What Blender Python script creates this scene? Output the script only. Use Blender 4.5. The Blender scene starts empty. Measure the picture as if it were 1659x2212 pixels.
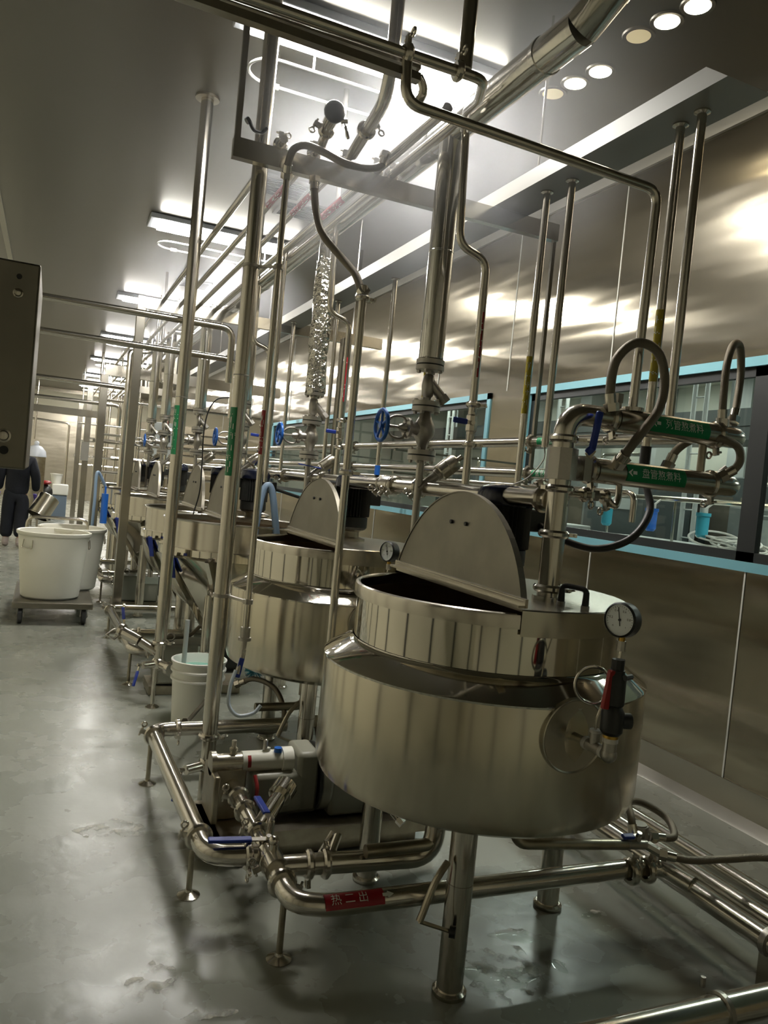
import bpy, bmesh, math, random
from mathutils import Vector as V, Matrix
random.seed(5)
S = bpy.context.scene
COL = S.collection
PI = math.pi
# ------------------------------------------------------------ camera, world, exposure
cam_d = bpy.data.cameras.new('camera'); cam = bpy.data.objects.new('camera', cam_d); COL.objects.link(cam)
cam_d.sensor_fit = 'VERTICAL'; cam_d.sensor_height = 24.0; cam_d.sensor_width = 18.0
cam_d.lens = 1660.0 / 2212.0 * 24.0; cam_d.clip_start = 0.02; cam_d.clip_end = 100
R3 = Matrix(((0.912,-0.074,-0.403),(-0.398,0.069,-0.915),(0.096,0.995,0.034)))
cam.matrix_world = Matrix.Translation((0, 0, 1.5)) @ R3.to_4x4()
S.camera = cam
S.view_settings.view_transform = 'Standard'; S.view_settings.look = 'None'
S.view_settings.exposure = 0.25; S.view_settings.gamma = 1.0; S.view_settings.use_curve_mapping = False
LAMP = 98.0      # ceiling panel emission
DISC = 70.0      # glowing discs standing in for lamp reflections in glass
NEXT = 42.0      # lamps of the room behind the windows
W = bpy.data.worlds.new('world'); S.world = W; W.use_nodes = True
W.node_tree.nodes['Background'].inputs[0].default_value = (.75, .78, .7, 1)
W.node_tree.nodes['Background'].inputs[1].default_value = 0.03
S.cycles.max_bounces = 7; S.cycles.glossy_bounces = 5; S.cycles.adaptive_threshold = .06; S.cycles.diffuse_bounces = 4; S.cycles.transmission_bounces = 4
S.cycles.transparent_max_bounces = 12; S.cycles.volume_bounces = 0; S.cycles.caustics_reflective = False
S.cycles.caustics_refractive = False; S.cycles.sample_clamp_indirect = 4.0; S.cycles.use_denoising = True

# ------------------------------------------------------------ materials
def mat(name, col, rough=.5, metal=0.0, emit=None, es=0.0, bump=None, var=None, spec=None, rvar=None, alpha=1, trans=0):
    m = bpy.data.materials.new(name); m.use_nodes = True; nt = m.node_tree; N = nt.nodes; L = nt.links
    p = N['Principled BSDF']
    p.inputs['Base Color'].default_value = (*col, 1); p.inputs['Roughness'].default_value = rough
    p.inputs['Metallic'].default_value = metal
    if spec is not None: p.inputs['Specular IOR Level'].default_value = spec
    if trans: p.inputs['Transmission Weight'].default_value = trans
    if emit: p.inputs['Emission Color'].default_value = (*emit, 1); p.inputs['Emission Strength'].default_value = es
    tc = N.new('ShaderNodeTexCoord')
    def noise(scale, det=3, sc=(1, 1, 1)):
        mp = N.new('ShaderNodeMapping'); mp.inputs['Scale'].default_value = sc; L.new(tc.outputs['Object'], mp.inputs[0])
        n = N.new('ShaderNodeTexNoise'); n.inputs['Scale'].default_value = scale; n.inputs['Detail'].default_value = det
        L.new(mp.outputs[0], n.inputs['Vector']); return n
    if var:   # (scale, other colour, stretch)
        n = noise(var[0], 4, var[2] if len(var) > 2 else (1, 1, 1))
        r = N.new('ShaderNodeValToRGB'); r.color_ramp.elements[0].position = .38; r.color_ramp.elements[1].position = .66
        r.color_ramp.elements[0].color = (*col, 1); r.color_ramp.elements[1].color = (*var[1], 1)
        L.new(n.outputs[0], r.inputs[0]); L.new(r.outputs[0], p.inputs['Base Color'])
    if rvar:  # (scale, lo, hi, stretch)
        n = noise(rvar[0], 4, rvar[3] if len(rvar) > 3 else (1, 1, 1))
        r = N.new('ShaderNodeMapRange'); r.inputs[1].default_value = .25; r.inputs[2].default_value = .78
        r.inputs[3].default_value = rvar[1]; r.inputs[4].default_value = rvar[2]
        L.new(n.outputs[0], r.inputs[0]); L.new(r.outputs[0], p.inputs['Roughness'])
    if bump:  # (scale, strength, stretch, distance)
        n = noise(bump[0], 3, bump[2] if len(bump) > 2 else (1, 1, 1))
        b = N.new('ShaderNodeBump'); b.inputs['Strength'].default_value = bump[1]
        b.inputs['Distance'].default_value = bump[3] if len(bump) > 3 else .01
        L.new(n.outputs[0], b.inputs['Height']); L.new(b.outputs[0], p.inputs['Normal'])
    return m
ST = (.60, .565, .50)
M = {}
M['steel'] = mat('polished_steel', ST, .19, 1)
M['mirror'] = mat('mirror_steel', (.62, .59, .52), .07, 1, bump=(3, .05, (1, 1, 1), .02))
M['satin'] = mat('satin_steel', (.52, .485, .405), .27, 1)
def brushed(name, col, rough, an, rot):
    m = mat(name, col, rough, 1); nt = m.node_tree; p = nt.nodes['Principled BSDF']; t = nt.nodes.new('ShaderNodeTangent'); t.direction_type = 'RADIAL'; t.axis = 'Z'
    p.inputs['Anisotropic'].default_value = an; p.inputs['Anisotropic Rotation'].default_value = rot; nt.links.new(t.outputs[0], p.inputs['Tangent']); return m
M['brushed'] = brushed('brushed_steel_jacket', (.56, .52, .42), .20, .9, .25)
M['plate'] = mat('dull_steel_plate', (.27, .25, .205), .45, 1, var=(5, (.22, .205, .17)))
M['dirty'] = mat('stained_steel', (.42, .385, .30), .33, 1, var=(14, (.32, .285, .22)))
M['cast'] = mat('cast_steel', (.42, .40, .36), .38, 1, bump=(90, .15))
M['foil'] = mat('crumpled_foil', (.70, .68, .63), .13, 1, bump=(26, .9, (1, 1, 1), .03))
M['cladding'] = mat('bright_metal_cladding', (.70, .68, .63), .15, 1, bump=(7, .18, (1, 1, .3), .02))
M['braid'] = mat('braided_hose_wire', (.20, .175, .135), .42, .75, bump=(420, .6, (1, 1, 1), .003))
M['beam'] = mat('grey_steel_beam', (.44, .42, .37), .20, 1, var=(3, (.50, .47, .41)))
M['blue'] = mat('blue_lever_grip', (.018, .045, .32), .38)
M['wheelblue'] = mat('blue_paint', (.018, .13, .52), .32)
M['black'] = mat('black_plastic', (.012, .013, .013), .42)
M['motor'] = mat('motor_paint', (.030, .030, .026), .36)
M['navy'] = mat('glossy_dark_cap', (.010, .013, .03), .12)
M['white'] = mat('white_plastic', (.86, .85, .78), .45)
M['bin'] = mat('milky_white_plastic', (.84, .82, .71), .38, spec=.35)
M['ptfe'] = mat('white_seal_tape', (.62, .60, .55), .55)
M['brass'] = mat('brass', (.52, .33, .08), .28, 1)
M['red'] = mat('red_plastic', (.30, .018, .018), .4)
M['redlabel'] = mat('red_label_film', (.33, .014, .022), .35)
M['greenlabel'] = mat('green_label_film', (.004, .24, .085), .32)
M['yellowlabel'] = mat('yellow_label_film', (.45, .36, .03), .4)
M['print'] = mat('white_print', (.80, .84, .76), .5)
M['inkdark'] = mat('dark_print', (.02, .02, .022), .5)
M['dial'] = mat('gauge_dial', (.90, .94, .96), .3)
M['skyblue'] = mat('pale_blue_frame', (.19, .43, .50), .4)
M['gasket'] = mat('black_rubber', (.008, .010, .010), .5)
M['hose'] = mat('black_hose', (.010, .010, .010), .4)
M['bluehose'] = mat('pale_blue_hose', (.30, .42, .58), .35)
M['grease'] = mat('translucent_tube', (.55, .62, .68), .25)
M['liquid'] = mat('green_liquid', (.20, .46, .37), .08)
M['product'] = mat('brown_residue', (.19, .135, .072), .5, var=(6, (.14, .10, .055)))
M['pumppaint'] = mat('olive_grey_paint', (.30, .295, .235), .4)
M['tyre'] = mat('grey_rubber', (.045, .047, .05), .6)
M['cloth'] = mat('dark_navy_cloth', (.008, .010, .017), .85, bump=(40, .4))
M['skin'] = mat('skin', (.45, .26, .18), .5)
M['glove'] = mat('purple_glove', (.12, .08, .40), .45)
M['shoe'] = mat('pale_rubber_shoe', (.52, .44, .42), .5)
M['paper'] = mat('paper', (.50, .48, .43), .7)
M['lampframe'] = mat('lamp_frame_white', (.62, .65, .70), .4)
M['lamp'] = mat('lamp_diffuser', (.9, .92, 1), .5, emit=(1, .975, .915), es=LAMP)
M['down'] = mat('lit_downlight', (1, .95, .85), .5, emit=(1, .86, .60), es=DISC)
M['unlit'] = mat('dim_downlight', (.85, .76, .50), .35, emit=(1, .80, .45), es=.30)
M['trunk'] = mat('trunking_paint', (.25, .24, .21), .45)
M['nextlamp'] = mat('next_room_lamp', (1, 1, 1), .5, emit=(.93, 1, .95), es=NEXT)
M['uv'] = mat('thin_white_tube', (.80, .80, .76), .3)
M['floor'] = mat('green_grey_epoxy', (.275, .285, .238), .30, var=(1.6, (.305, .312, .262)), rvar=(5.5, .20, .36), bump=(16, .12, (1, 1, 1), .01), spec=.55)
M['ceil'] = mat('stainless_ceiling_panel', (.175, .165, .14), .33, .85, bump=(1.3, .12, (1, .35, 1), .05))
M['wallsteel'] = mat('brushed_stainless_wall', (.53, .48, .385), .27, 1, bump=(.55, .30, (1, .30, 2.6), .05))
def wall_mat():
    m = mat('vertically_brushed_wall', (.42, .38, .30), .17, 1, bump=(.6, .40, (1, .45, 3.0), .05)); nt = m.node_tree; p = nt.nodes['Principled BSDF']
    t = nt.nodes.new('ShaderNodeTangent'); t.direction_type = 'UV_MAP'; t.uv_map = 'UVMap'
    p.inputs['Anisotropic'].default_value = .85; nt.links.new(t.outputs[0], p.inputs['Tangent']); return m
M['wallbrushed'] = wall_mat()
M['cream'] = mat('cream_panel', (.74, .69, .52), .4)
M['creamtrim'] = mat('pale_trim', (.50, .48, .41), .45)
M['darkpost'] = mat('dark_frame', (.05, .05, .045), .4)
M['coping'] = mat('cove_skirting_steel', (.50, .48, .43), .3, 1)
M['nextwall'] = mat('next_room_wall', (.62, .63, .54), .5)
M['nextgrey'] = mat('next_room_grey', (.20, .22, .21), .5)
M['nextfloor'] = mat('next_room_floor', (.28, .31, .29), .4)
M['nextdark'] = mat('next_room_dark', (.07, .085, .085), .4)
M['cyan'] = mat('cyan_plastic', (.05, .36, .48), .4)
M['lightgrey'] = mat('light_grey_panel', (.42, .45, .43), .5)
M['seam'] = mat('white_sealant', (.60, .59, .54), .5)
M['grille'] = mat('grille_grey', (.33, .33, .31), .5)
def glass_mat(name, tint):
    m = bpy.data.materials.new(name); m.use_nodes = True; nt = m.node_tree; N = nt.nodes; N.remove(N['Principled BSDF'])
    tr = N.new('ShaderNodeBsdfTransparent'); tr.inputs[0].default_value = (*tint, 1)
    gl = N.new('ShaderNodeBsdfGlossy'); gl.inputs['Roughness'].default_value = .02
    fr = N.new('ShaderNodeFresnel'); fr.inputs[0].default_value = 1.45; mx = N.new('ShaderNodeMixShader')
    ge = N.new('ShaderNodeNewGeometry'); mu = N.new('ShaderNodeMath'); mu.operation = 'MULTIPLY'; iv = N.new('ShaderNodeMath'); iv.operation = 'SUBTRACT'; iv.inputs[0].default_value = 1
    nt.links.new(ge.outputs['Backfacing'], iv.inputs[1]); nt.links.new(iv.outputs[0], mu.inputs[0]); nt.links.new(fr.outputs[0], mu.inputs[1])
    nt.links.new(mu.outputs[0], mx.inputs[0]); nt.links.new(tr.outputs[0], mx.inputs[1]); nt.links.new(gl.outputs[0], mx.inputs[2])
    nt.links.new(mx.outputs[0], N['Material Output'].inputs[0]); return m
M['glass'] = glass_mat('window_glass', (.90, .93, .90)); M['water'] = glass_mat('water', (.86, .88, .86))

def residue_glare_mat():
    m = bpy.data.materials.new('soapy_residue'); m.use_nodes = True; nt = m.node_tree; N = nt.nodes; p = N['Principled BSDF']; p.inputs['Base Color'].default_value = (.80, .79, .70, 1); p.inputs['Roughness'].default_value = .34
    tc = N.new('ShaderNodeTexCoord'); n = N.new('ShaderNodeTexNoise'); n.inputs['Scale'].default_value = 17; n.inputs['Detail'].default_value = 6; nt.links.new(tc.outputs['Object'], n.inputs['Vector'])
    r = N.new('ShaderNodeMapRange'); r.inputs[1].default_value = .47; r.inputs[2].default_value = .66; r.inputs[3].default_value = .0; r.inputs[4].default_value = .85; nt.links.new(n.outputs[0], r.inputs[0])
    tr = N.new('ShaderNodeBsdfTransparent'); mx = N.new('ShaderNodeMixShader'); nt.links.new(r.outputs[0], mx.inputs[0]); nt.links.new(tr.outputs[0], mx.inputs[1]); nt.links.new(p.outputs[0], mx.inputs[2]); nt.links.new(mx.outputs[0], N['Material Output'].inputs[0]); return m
M['residue'] = residue_glare_mat()  # pale wet film; reflected lamp and window light painted into its colour
# ------------------------------------------------------------ mesh helpers
def basis(a):
    a = V(a).normalized(); u = a.cross(V((0, 0, 1)))
    if u.length < 1e-4: u = V((1, 0, 0))
    u.normalize(); return a, u, a.cross(u)
def fillet(pts, f):
    P = [V(p) for p in pts]
    if f <= 0 or len(P) < 3: return P
    out = [P[0]]
    for i in range(1, len(P) - 1):
        a, b, c = P[i - 1], P[i], P[i + 1]; d1 = (a - b); d2 = (c - b)
        ff = min(f, d1.length * .49, d2.length * .49); s = b + d1.normalized() * ff; e = b + d2.normalized() * ff
        ang = PI - d1.angle(d2); n = max(2, int(ang / .2))
        for k in range(n + 1):
            t = k / n; out.append(s * (1 - t) ** 2 + b * 2 * t * (1 - t) + e * t * t)
    out.append(P[-1]); return out
def spline(pts, n=8):
    P = [V(p) for p in pts]; P = [P[0] * 2 - P[1]] + P + [P[-1] * 2 - P[-2]]; out = []
    for i in range(1, len(P) - 2):
        for k in range(n):
            t = k / n; a, b, c, d = P[i - 1:i + 3]
            out.append(.5 * ((2 * b) + (c - a) * t + (2 * a - 5 * b + 4 * c - d) * t * t + (3 * b - a - 3 * c + d) * t ** 3))
    out.append(P[-2]); return out
class B:
    def __init__(s): s.b = bmesh.new()
    def rings(s, rings, cap=True, close=False):
        R = [[s.b.verts.new(p) for p in r] for r in rings]; n = len(R[0])
        for i in range(len(R) if close else len(R) - 1):
            A, C = R[i], R[(i + 1) % len(R)]
            for k in range(n): s.b.faces.new((A[k], A[(k + 1) % n], C[(k + 1) % n], C[k]))
        if cap and not close: s.b.faces.new(R[0][::-1]); s.b.faces.new(R[-1])
        return s
    def tube(s, pts, r, f=0, seg=14, cap=True, close=False):
        P = fillet(pts, f) if f else [V(p) for p in pts]
        n = len(P); T = []
        for i in range(n):
            a = P[i - 1] if (i > 0 or close) else P[i]; b = P[(i + 1) % n] if (i < n - 1 or close) else P[i]
            T.append((b - a).normalized())
        _, u, v = basis(T[0]); rr = []
        for i in range(n):
            u = (u - T[i] * u.dot(T[i])).normalized(); v = T[i].cross(u)
            ri = r[i] if isinstance(r, (list, tuple)) else r
            rr.append([P[i] + (u * math.cos(2 * PI * k / seg) + v * math.sin(2 * PI * k / seg)) * ri for k in range(seg)])
        return s.rings(rr, cap, close)
    def cyl(s, a, b, r, r2=None, seg=18): return s.tube([a, b], [r, r if r2 is None else r2], seg=seg)
    def lathe(s, prof, o=(0, 0, 0), ax=(0, 0, 1), seg=32, a0=0, a1=2 * PI, cap=False):
        a, u, v = basis(ax); o = V(o)
        if abs(a.z - 1) < 1e-6: u, v = V((1, 0, 0)), V((0, 1, 0))
        full = a1 - a0 > 2 * PI - 1e-4; n = seg if full else seg + 1; G = []
        for k in range(n):
            t = a0 + (a1 - a0) * k / seg; d = u * math.cos(t) + v * math.sin(t)
            G.append([s.b.verts.new(o + d * r + a * z) for r, z in prof])
        for k in range(seg):
            A, C = G[k], G[(k + 1) % n]
            for i in range(len(prof) - 1):
                try: s.b.faces.new((A[i], C[i], C[i + 1], A[i + 1]))
                except ValueError: pass
        return s
    def box(s, c, d, rot=None):
        c = V(c); h = V(d) / 2; R = rot or Matrix.Identity(3)
        vs = [s.b.verts.new(c + R @ V((x * h.x, y * h.y, z * h.z))) for x in (-1, 1) for y in (-1, 1) for z in (-1, 1)]
        for f in ((0, 1, 3, 2), (4, 6, 7, 5), (0, 4, 5, 1), (2, 3, 7, 6), (0, 2, 6, 4), (1, 5, 7, 3)): s.b.faces.new([vs[i] for i in f])
        return s
    def b2(s, a, b):
        a, b = V(a), V(b); return s.box((a + b) / 2, [abs(q) for q in (b - a)])
    def bar(s, a, b, w, h, up=(0, 0, 1)):
        a, b = V(a), V(b); d = (b - a); L = d.length; d.normalize(); u = V(up); u = (u - d * u.dot(d)).normalized(); w_ = d.cross(u)
        return s.box((a + b) / 2, (L, w, h), Matrix((d, w_, u)).transposed())
    def torus(s, c, ax, Rr, r, seg=28, rs=10, a0=0, a1=2 * PI):
        a, u, v = basis(ax); c = V(c); full = a1 - a0 > 2 * PI - 1e-4; n = seg if full else seg + 1
        pts = [c + (u * math.cos(a0 + (a1 - a0) * k / seg) + v * math.sin(a0 + (a1 - a0) * k / seg)) * Rr for k in range(n)]
        return s.tube(pts, r, seg=rs, close=full)
    def ball(s, c, r, sc=(1, 1, 1), seg=16):
        n = seg // 2
        prof = [(r * math.sin(PI * i / n), -r * math.cos(PI * i / n)) for i in range(n + 1)]
        k = len(s.b.verts); s.lathe(prof, (0, 0, 0), (0, 0, 1), seg); s.b.verts.ensure_lookup_table()
        for vv in s.b.verts[k:]: vv.co = V((vv.co.x * sc[0], vv.co.y * sc[1], vv.co.z * sc[2])) + V(c)
        return s
    def poly(s, pts, ext):
        A = [s.b.verts.new(V(p)) for p in pts]; C = [s.b.verts.new(V(p) + V(ext)) for p in pts]; n = len(A)
        s.b.faces.new(A[::-1]); s.b.faces.new(C)
        for k in range(n): s.b.faces.new((A[k], A[(k + 1) % n], C[(k + 1) % n], C[k]))
        return s
ORG = {}
def finish(name, bm, m, parent=None, org=None, props=None, sharp=34, smooth=True, bev=0):
    if isinstance(bm, B): bm = bm.b
    bmesh.ops.remove_doubles(bm, verts=bm.verts, dist=1e-6)
    bmesh.ops.recalc_face_normals(bm, faces=bm.faces)
    me = bpy.data.meshes.new(name)
    if parent is not None: o_ = ORG[parent.name]
    else:
        bm.verts.ensure_lookup_table(); o_ = V(org) if org is not None else sum((q.co for q in bm.verts), V()) / max(1, len(bm.verts))
    bmesh.ops.translate(bm, verts=bm.verts, vec=-o_); bm.to_mesh(me); bm.free()
    me.materials.append(M[m] if isinstance(m, str) else m)
    if smooth: me.shade_smooth(); me.set_sharp_from_angle(angle=math.radians(sharp))
    o = bpy.data.objects.new(name, me); COL.objects.link(o); ORG[o.name] = o_
    if parent is not None: o.parent = parent
    else: o.location = o_
    if bev:
        md = o.modifiers.new('bevel', 'BEVEL'); md.width = bev; md.segments = 2; md.limit_method = 'ANGLE'
    for k, q in (props or {}).items():
        if q is not None: o[k] = q
    return o
def top(name, bm, m, label, cat, group=None, kind=None, **kw): return finish(name, bm, m, props=dict(label=label, category=cat, group=group, kind=kind), **kw)
def part(name, bm, m, parent, label=None, **kw): return finish(name, bm, m, parent, props=dict(label=label), **kw)
def struct(name, bm, m, **kw): return finish(name, bm, m, props=dict(kind='structure'), **kw)
def thing(name, label, cat, loc, group=None):
    o = bpy.data.objects.new(name, None); COL.objects.link(o); o.location = loc; o.empty_display_size = .1; ORG[o.name] = V(loc)
    o['label'] = label; o['category'] = cat
    if group: o['group'] = group
    return o
def dup(root, delta, label=None, z=0):
    def rec(o, p):
        c = o.copy(); COL.objects.link(c)
        if p is not None: c.parent = p
        for ch in list(o.children): rec(ch, c)
        return c
    c = rec(root, None); c.location = V(root.location) + V(delta); ORG[c.name] = ORG[root.name] + V(delta)
    if label: c['label'] = label
    return c
# text as mesh: list of (verts, faces) in the xy plane, height about 1, centred
TX = {}
def glyphs(txt):
    if txt not in TX:
        cu = bpy.data.curves.new('t', 'FONT'); cu.body = txt; cu.size = 1; cu.resolution_u = 2; cu.align_x = 'CENTER'; cu.align_y = 'CENTER'
        ob = bpy.data.objects.new('t', cu); COL.objects.link(ob); dg = bpy.context.evaluated_depsgraph_get(); dg.update()
        me = bpy.data.meshes.new_from_object(ob.evaluated_get(dg))
        TX[txt] = ([V(v.co) for v in me.vertices], [list(p.vertices) for p in me.polygons])
        bpy.data.objects.remove(ob); bpy.data.curves.remove(cu); bpy.data.meshes.remove(me)
    return TX[txt]
def put_text(b, txt, fn, size, ox=0, oy=0):
    vs, fs = glyphs(txt); A = [b.b.verts.new(fn(v.x * size + ox, v.y * size + oy)) for v in vs]
    for f in fs:
        try: b.b.faces.new([A[i] for i in f])
        except ValueError: pass
def squiggles(b, fn, w, h, n, seed):
    rr = random.Random(seed)
    for i in range(n):
        cx = -w / 2 + w * (i + .5) / n; s = w / n * .36
        for k in range(3):
            x0 = cx + rr.uniform(-s, s); y0 = rr.uniform(-h, h) * .5; hz = rr.random() < .5
            dx, dy = (s * .8, h * .06) if hz else (s * .13, h * .4)
            q = [fn(x0 - dx, y0 - dy), fn(x0 + dx, y0 - dy), fn(x0 + dx, y0 + dy), fn(x0 - dx, y0 + dy)]
            b.b.faces.new([b.b.verts.new(p) for p in q])
def pipe_label(parent, c, axis, face, r, length, arc, m, txt=None, arrow=0, seed=1, n=5, tsize=None):
    """film wrapped on a pipe: c centre on axis, axis = reading direction, face = direction the label faces"""
    c = V(c); a = V(axis).normalized(); f = V(face); f = (f - a * f.dot(a)).normalized(); up = f.cross(a)
    def fn(x, y, rr=r + .0022):
        t = y / r; return c + a * x + (f * math.cos(t) + up * math.sin(t)) * rr
    b = B(); k = 10; hh = arc * r
    rows = [[b.b.verts.new(fn(-length / 2 + length * i, -hh + 2 * hh * j / k, r + .001)) for j in range(k + 1)] for i in (0, 1)]
    for j in range(k): b.b.faces.new((rows[0][j], rows[1][j], rows[1][j + 1], rows[0][j + 1]))
    film = part('label_film', b, m, parent, {'greenlabel': 'green label', 'redlabel': 'red label', 'yellowlabel': 'yellow label'}.get(m))
    t = B()
    if txt:
        size = tsize or hh * 1.15; put_text(t, txt, fn, size, size * .45 * (-arrow if arrow else 0) * -1 if False else (-.5 * size * arrow if arrow else 0))
        if arrow:
            xs = arrow * (len(txt) * size * .5 + size * .62); L_ = size * 1.0
            pts = [(xs + arrow * L_ * .6, 0), (xs, hh * .42), (xs, hh * .18), (xs - arrow * L_ * .5, hh * .18), (xs - arrow * L_ * .5, -hh * .18), (xs, -hh * .18), (xs, -hh * .42)]
            vv = [t.b.verts.new(fn(x, y)) for x, y in pts]
            t.b.faces.new((vv[0], vv[1], vv[6])); t.b.faces.new((vv[2], vv[3], vv[4], vv[5]))
    else: squiggles(t, fn, length * .86, hh * 1.2, n, seed)
    part('lettering', t, 'print', film)
    return film
# ------------------------------------------------------------ fittings
def clamp(parent, p, ax, r, knob=None, m='steel'):
    a, u, v = basis(ax); p = V(p); b = B()
    b.lathe([(r * .9, -.012), (r + .008, -.012), (r + .014, -.005), (r + .014, .005), (r + .008, .012), (r * .9, .012)], p, a, 24)
    k = V(knob).normalized() if knob is not None else u
    k = (k - a * k.dot(a)); k = k.normalized() if k.length > .01 else u
    w = a.cross(k)
    b.box(p + k * (r + .022), (.03, .012, .02), Matrix((k, a, w)).transposed())
    c = part('clamp', b, m, parent)
    n = B(); q = p + k * (r + .030); n.cyl(q - w * .022, q + w * .020, .0045, seg=8).torus(q + w * .032, a, .011, .004, 14, 6)
    part('wing_nut', n, m, c); return c
def lever(parent, p, d, up, L, m='blue', w=.022):
    """ball valve lever: stem at p, lever along d"""
    p = V(p); d = V(d).normalized(); up = V(up).normalized(); b = B()
    b.cyl(p - up * .012, p + up * .014, .009, seg=10); b.bar(p, p + d * L * .42, w * .7, .005, up)
    h = part('valve_handle', b, 'steel', parent)
    g = B(); g.bar(p + d * L * .28, p + d * L, w, .012, up); part('grip', g, m, h, 'blue grip' if m == 'blue' else None, bev=.004)
    return h
def ball_valve(parent, p, ax, r, d, up, L=.12, hexa=True, m='blue'):
    p = V(p); a, u, v = basis(ax); b = B()
    b.lathe([(r * .8, -.045), (r * 1.25, -.045), (r * 1.25, -.035), (r * 1.6, -.03), (r * 1.6, .03), (r * 1.25, .035), (r * 1.25, .045), (r * .8, .045)], p, a, 8 if hexa else 24)
    b.cyl(p, p + V(up).normalized() * r * 2.0, r * .55, seg=10)
    body = part('ball_valve', b, 'steel', parent)
    lever(body, p + V(up).normalized() * (r * 2.1), d, up, L, m); return body
def flange(parent, p, ax, Rr, r=.015, m='cast', n=4):
    p = V(p); a, u, v = basis(ax); b = B()
    for s in (-1, 1):
        b.lathe([(r, s * .022), (Rr, s * .022), (Rr, s * .003), (r, s * .003)], p, a, 28)
    for k in range(n):
        t = 2 * PI * (k + .5) / n; q = p + (u * math.cos(t) + v * math.sin(t)) * (Rr * .78)
        b.cyl(q - a * .034, q + a * .034, .006, seg=8); b.cyl(q - a * .032, q - a * .022, .010, seg=6); b.cyl(q + a * .022, q + a * .032, .010, seg=6)
    f = part('flange', b, m, parent)
    g = B(); g.lathe([(r, -.003), (Rr * .97, -.003), (Rr * .97, .003), (r, .003)], p, a, 24); part('gasket_ring', g, 'gasket', f); return f
def pipe(name, label, pts, r, f=.06, m='steel', cat='pipe', group=None, clamps=(), seg=16, org=None):
    b = B(); b.tube(pts, r, f, seg)
    o = top(name, b, m, label, cat, group, org=org if org is not None else pts[0])
    for c in clamps: clamp(o, *c[:2], r, c[2] if len(c) > 2 else None)
    return o
def hose(name, label, pts, r, m='braid', cat='hose', ends=True, group=None):
    P = spline(pts, 10); b = B(); b.tube(P, r, 0, 14)
    o = top(name, b, m, label, cat, group, org=pts[0])
    if ends:
        for e, q in ((0, 3), (-1, -4)):
            d = (P[q] - P[e]).normalized(); g = B(); g.cyl(P[e] - d * .012, P[e] + d * .045, r * 1.22, seg=12); g.cyl(P[e] - d * .012, P[e] + d * .014, r * 1.6, seg=6)
            part('end_fitting', g, 'steel', o)
    return o

# ============================================================ SETTING
Y0, Y1, XL, XR, ZC = -1.6, 28.5, -1.6, 3.3, 3.74
b = B(); b.b2((XL - .1, Y0 - .1, -.12), (XR + .12, Y1 + .1, 0)); struct('floor', b, 'floor', smooth=False)
b = B(); b.b2((XL - .1, Y0 - .1, ZC), (XR + .12, Y1 + .1, ZC + .1)); struct('ceiling', b, 'ceil', smooth=False)
b = B(); b.b2((XL - .1, Y0, 0), (XL, Y1, ZC)); struct('wall_left', b, 'cream', smooth=False)
b = B(); b.b2((XL, Y0 - .1, 0), (XR, Y0, ZC)); struct('wall_back', b, 'cream', smooth=False)
b = B(); b.b2((XL, Y1, 0), (XR, Y1 + .1, ZC)); struct('wall_far', b, 'wallsteel', smooth=False)
WZ0, WZ1 = 1.24, 2.35
WIN = [(-1.0, 5.0), (5.52, 12.3)]
b = B(); b.b2((XR, Y0, 0), (XR + .1, Y1, WZ0)); b.b2((XR, Y0, WZ1), (XR + .1, Y1, ZC))
for a_, c_ in ((Y0, WIN[0][0]), (WIN[0][1], WIN[1][0]), (WIN[1][1], Y1)): b.b2((XR, a_, WZ0), (XR + .1, c_, WZ1))
uvl = b.b.loops.layers.uv.new('UVMap')
for f_ in b.b.faces:
    for lo_ in f_.loops: lo_[uvl].uv = (lo_.vert.co.y * .1, lo_.vert.co.z * .1)
struct('wall_right', b, 'wallbrushed', smooth=False)
for i, (a_, c_) in enumerate(WIN):
    b = B(); t_ = .05
    for q in (((XR - .012, a_, WZ0), (XR + .06, c_, WZ0 + t_)), ((XR - .012, a_, WZ1 - t_), (XR + .06, c_, WZ1)),
              ((XR - .012, a_, WZ0), (XR + .06, a_ + t_, WZ1)), ((XR - .012, c_ - t_, WZ0), (XR + .06, c_, WZ1))): b.b2(*q)
    w = struct('window_%d' % (i + 1), b, 'skyblue', smooth=False)
    g = B(); k = .05; g0, g1 = WZ0 + t_, WZ1 - t_
    ms = [2.87] if i == 0 else [8.9]
    for q in (((a_ + t_, g0), (c_ - t_, g0 + k)), ((a_ + t_, g1 - k), (c_ - t_, g1)), ((a_ + t_, g0), (a_ + t_ + k, g1)), ((c_ - t_ - k, g0), (c_ - t_, g1))) + tuple(((y - .055, g0), (y + .055, g1)) for y in ms):
        g.b2((XR + .012, q[0][0], q[0][1]), (XR + .05, q[1][0], q[1][1]))
    part('window_gasket', g, 'gasket', w, smooth=False)
    g = B(); g.b2((XR + .028, a_ + t_, g0), (XR + .034, c_ - t_, g1)); part('window_pane', g, 'glass', w, smooth=False)
n_ = 1
for y in [.39 + 1.2255 * k for k in range(14)]:
    b = B(); b.b2((XR - .004, y - .005, .16), (XR + .001, y + .005, WZ0)); b.b2((XR - .004, y - .004, WZ1), (XR + .001, y + .004, 3.6))
    struct('trim_%d' % n_, b, 'seam', smooth=False); n_ += 1
b = B(); b.b2((XR - .02, Y0, 3.645), (XR, Y1, ZC)); struct('trim_%d' % n_, b, 'creamtrim', smooth=False); n_ += 1
b = B(); b.b2((-.61, -1, ZC - .02), (-.56, Y1, ZC)); struct('trim_%d' % n_, b, 'creamtrim', smooth=False); n_ += 1
b = B(); b.b2((XL, Y1 - .02, 2.95), (XR, Y1, 3.62)); struct('trim_%d' % n_, b, 'cream', smooth=False); n_ += 1
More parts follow.
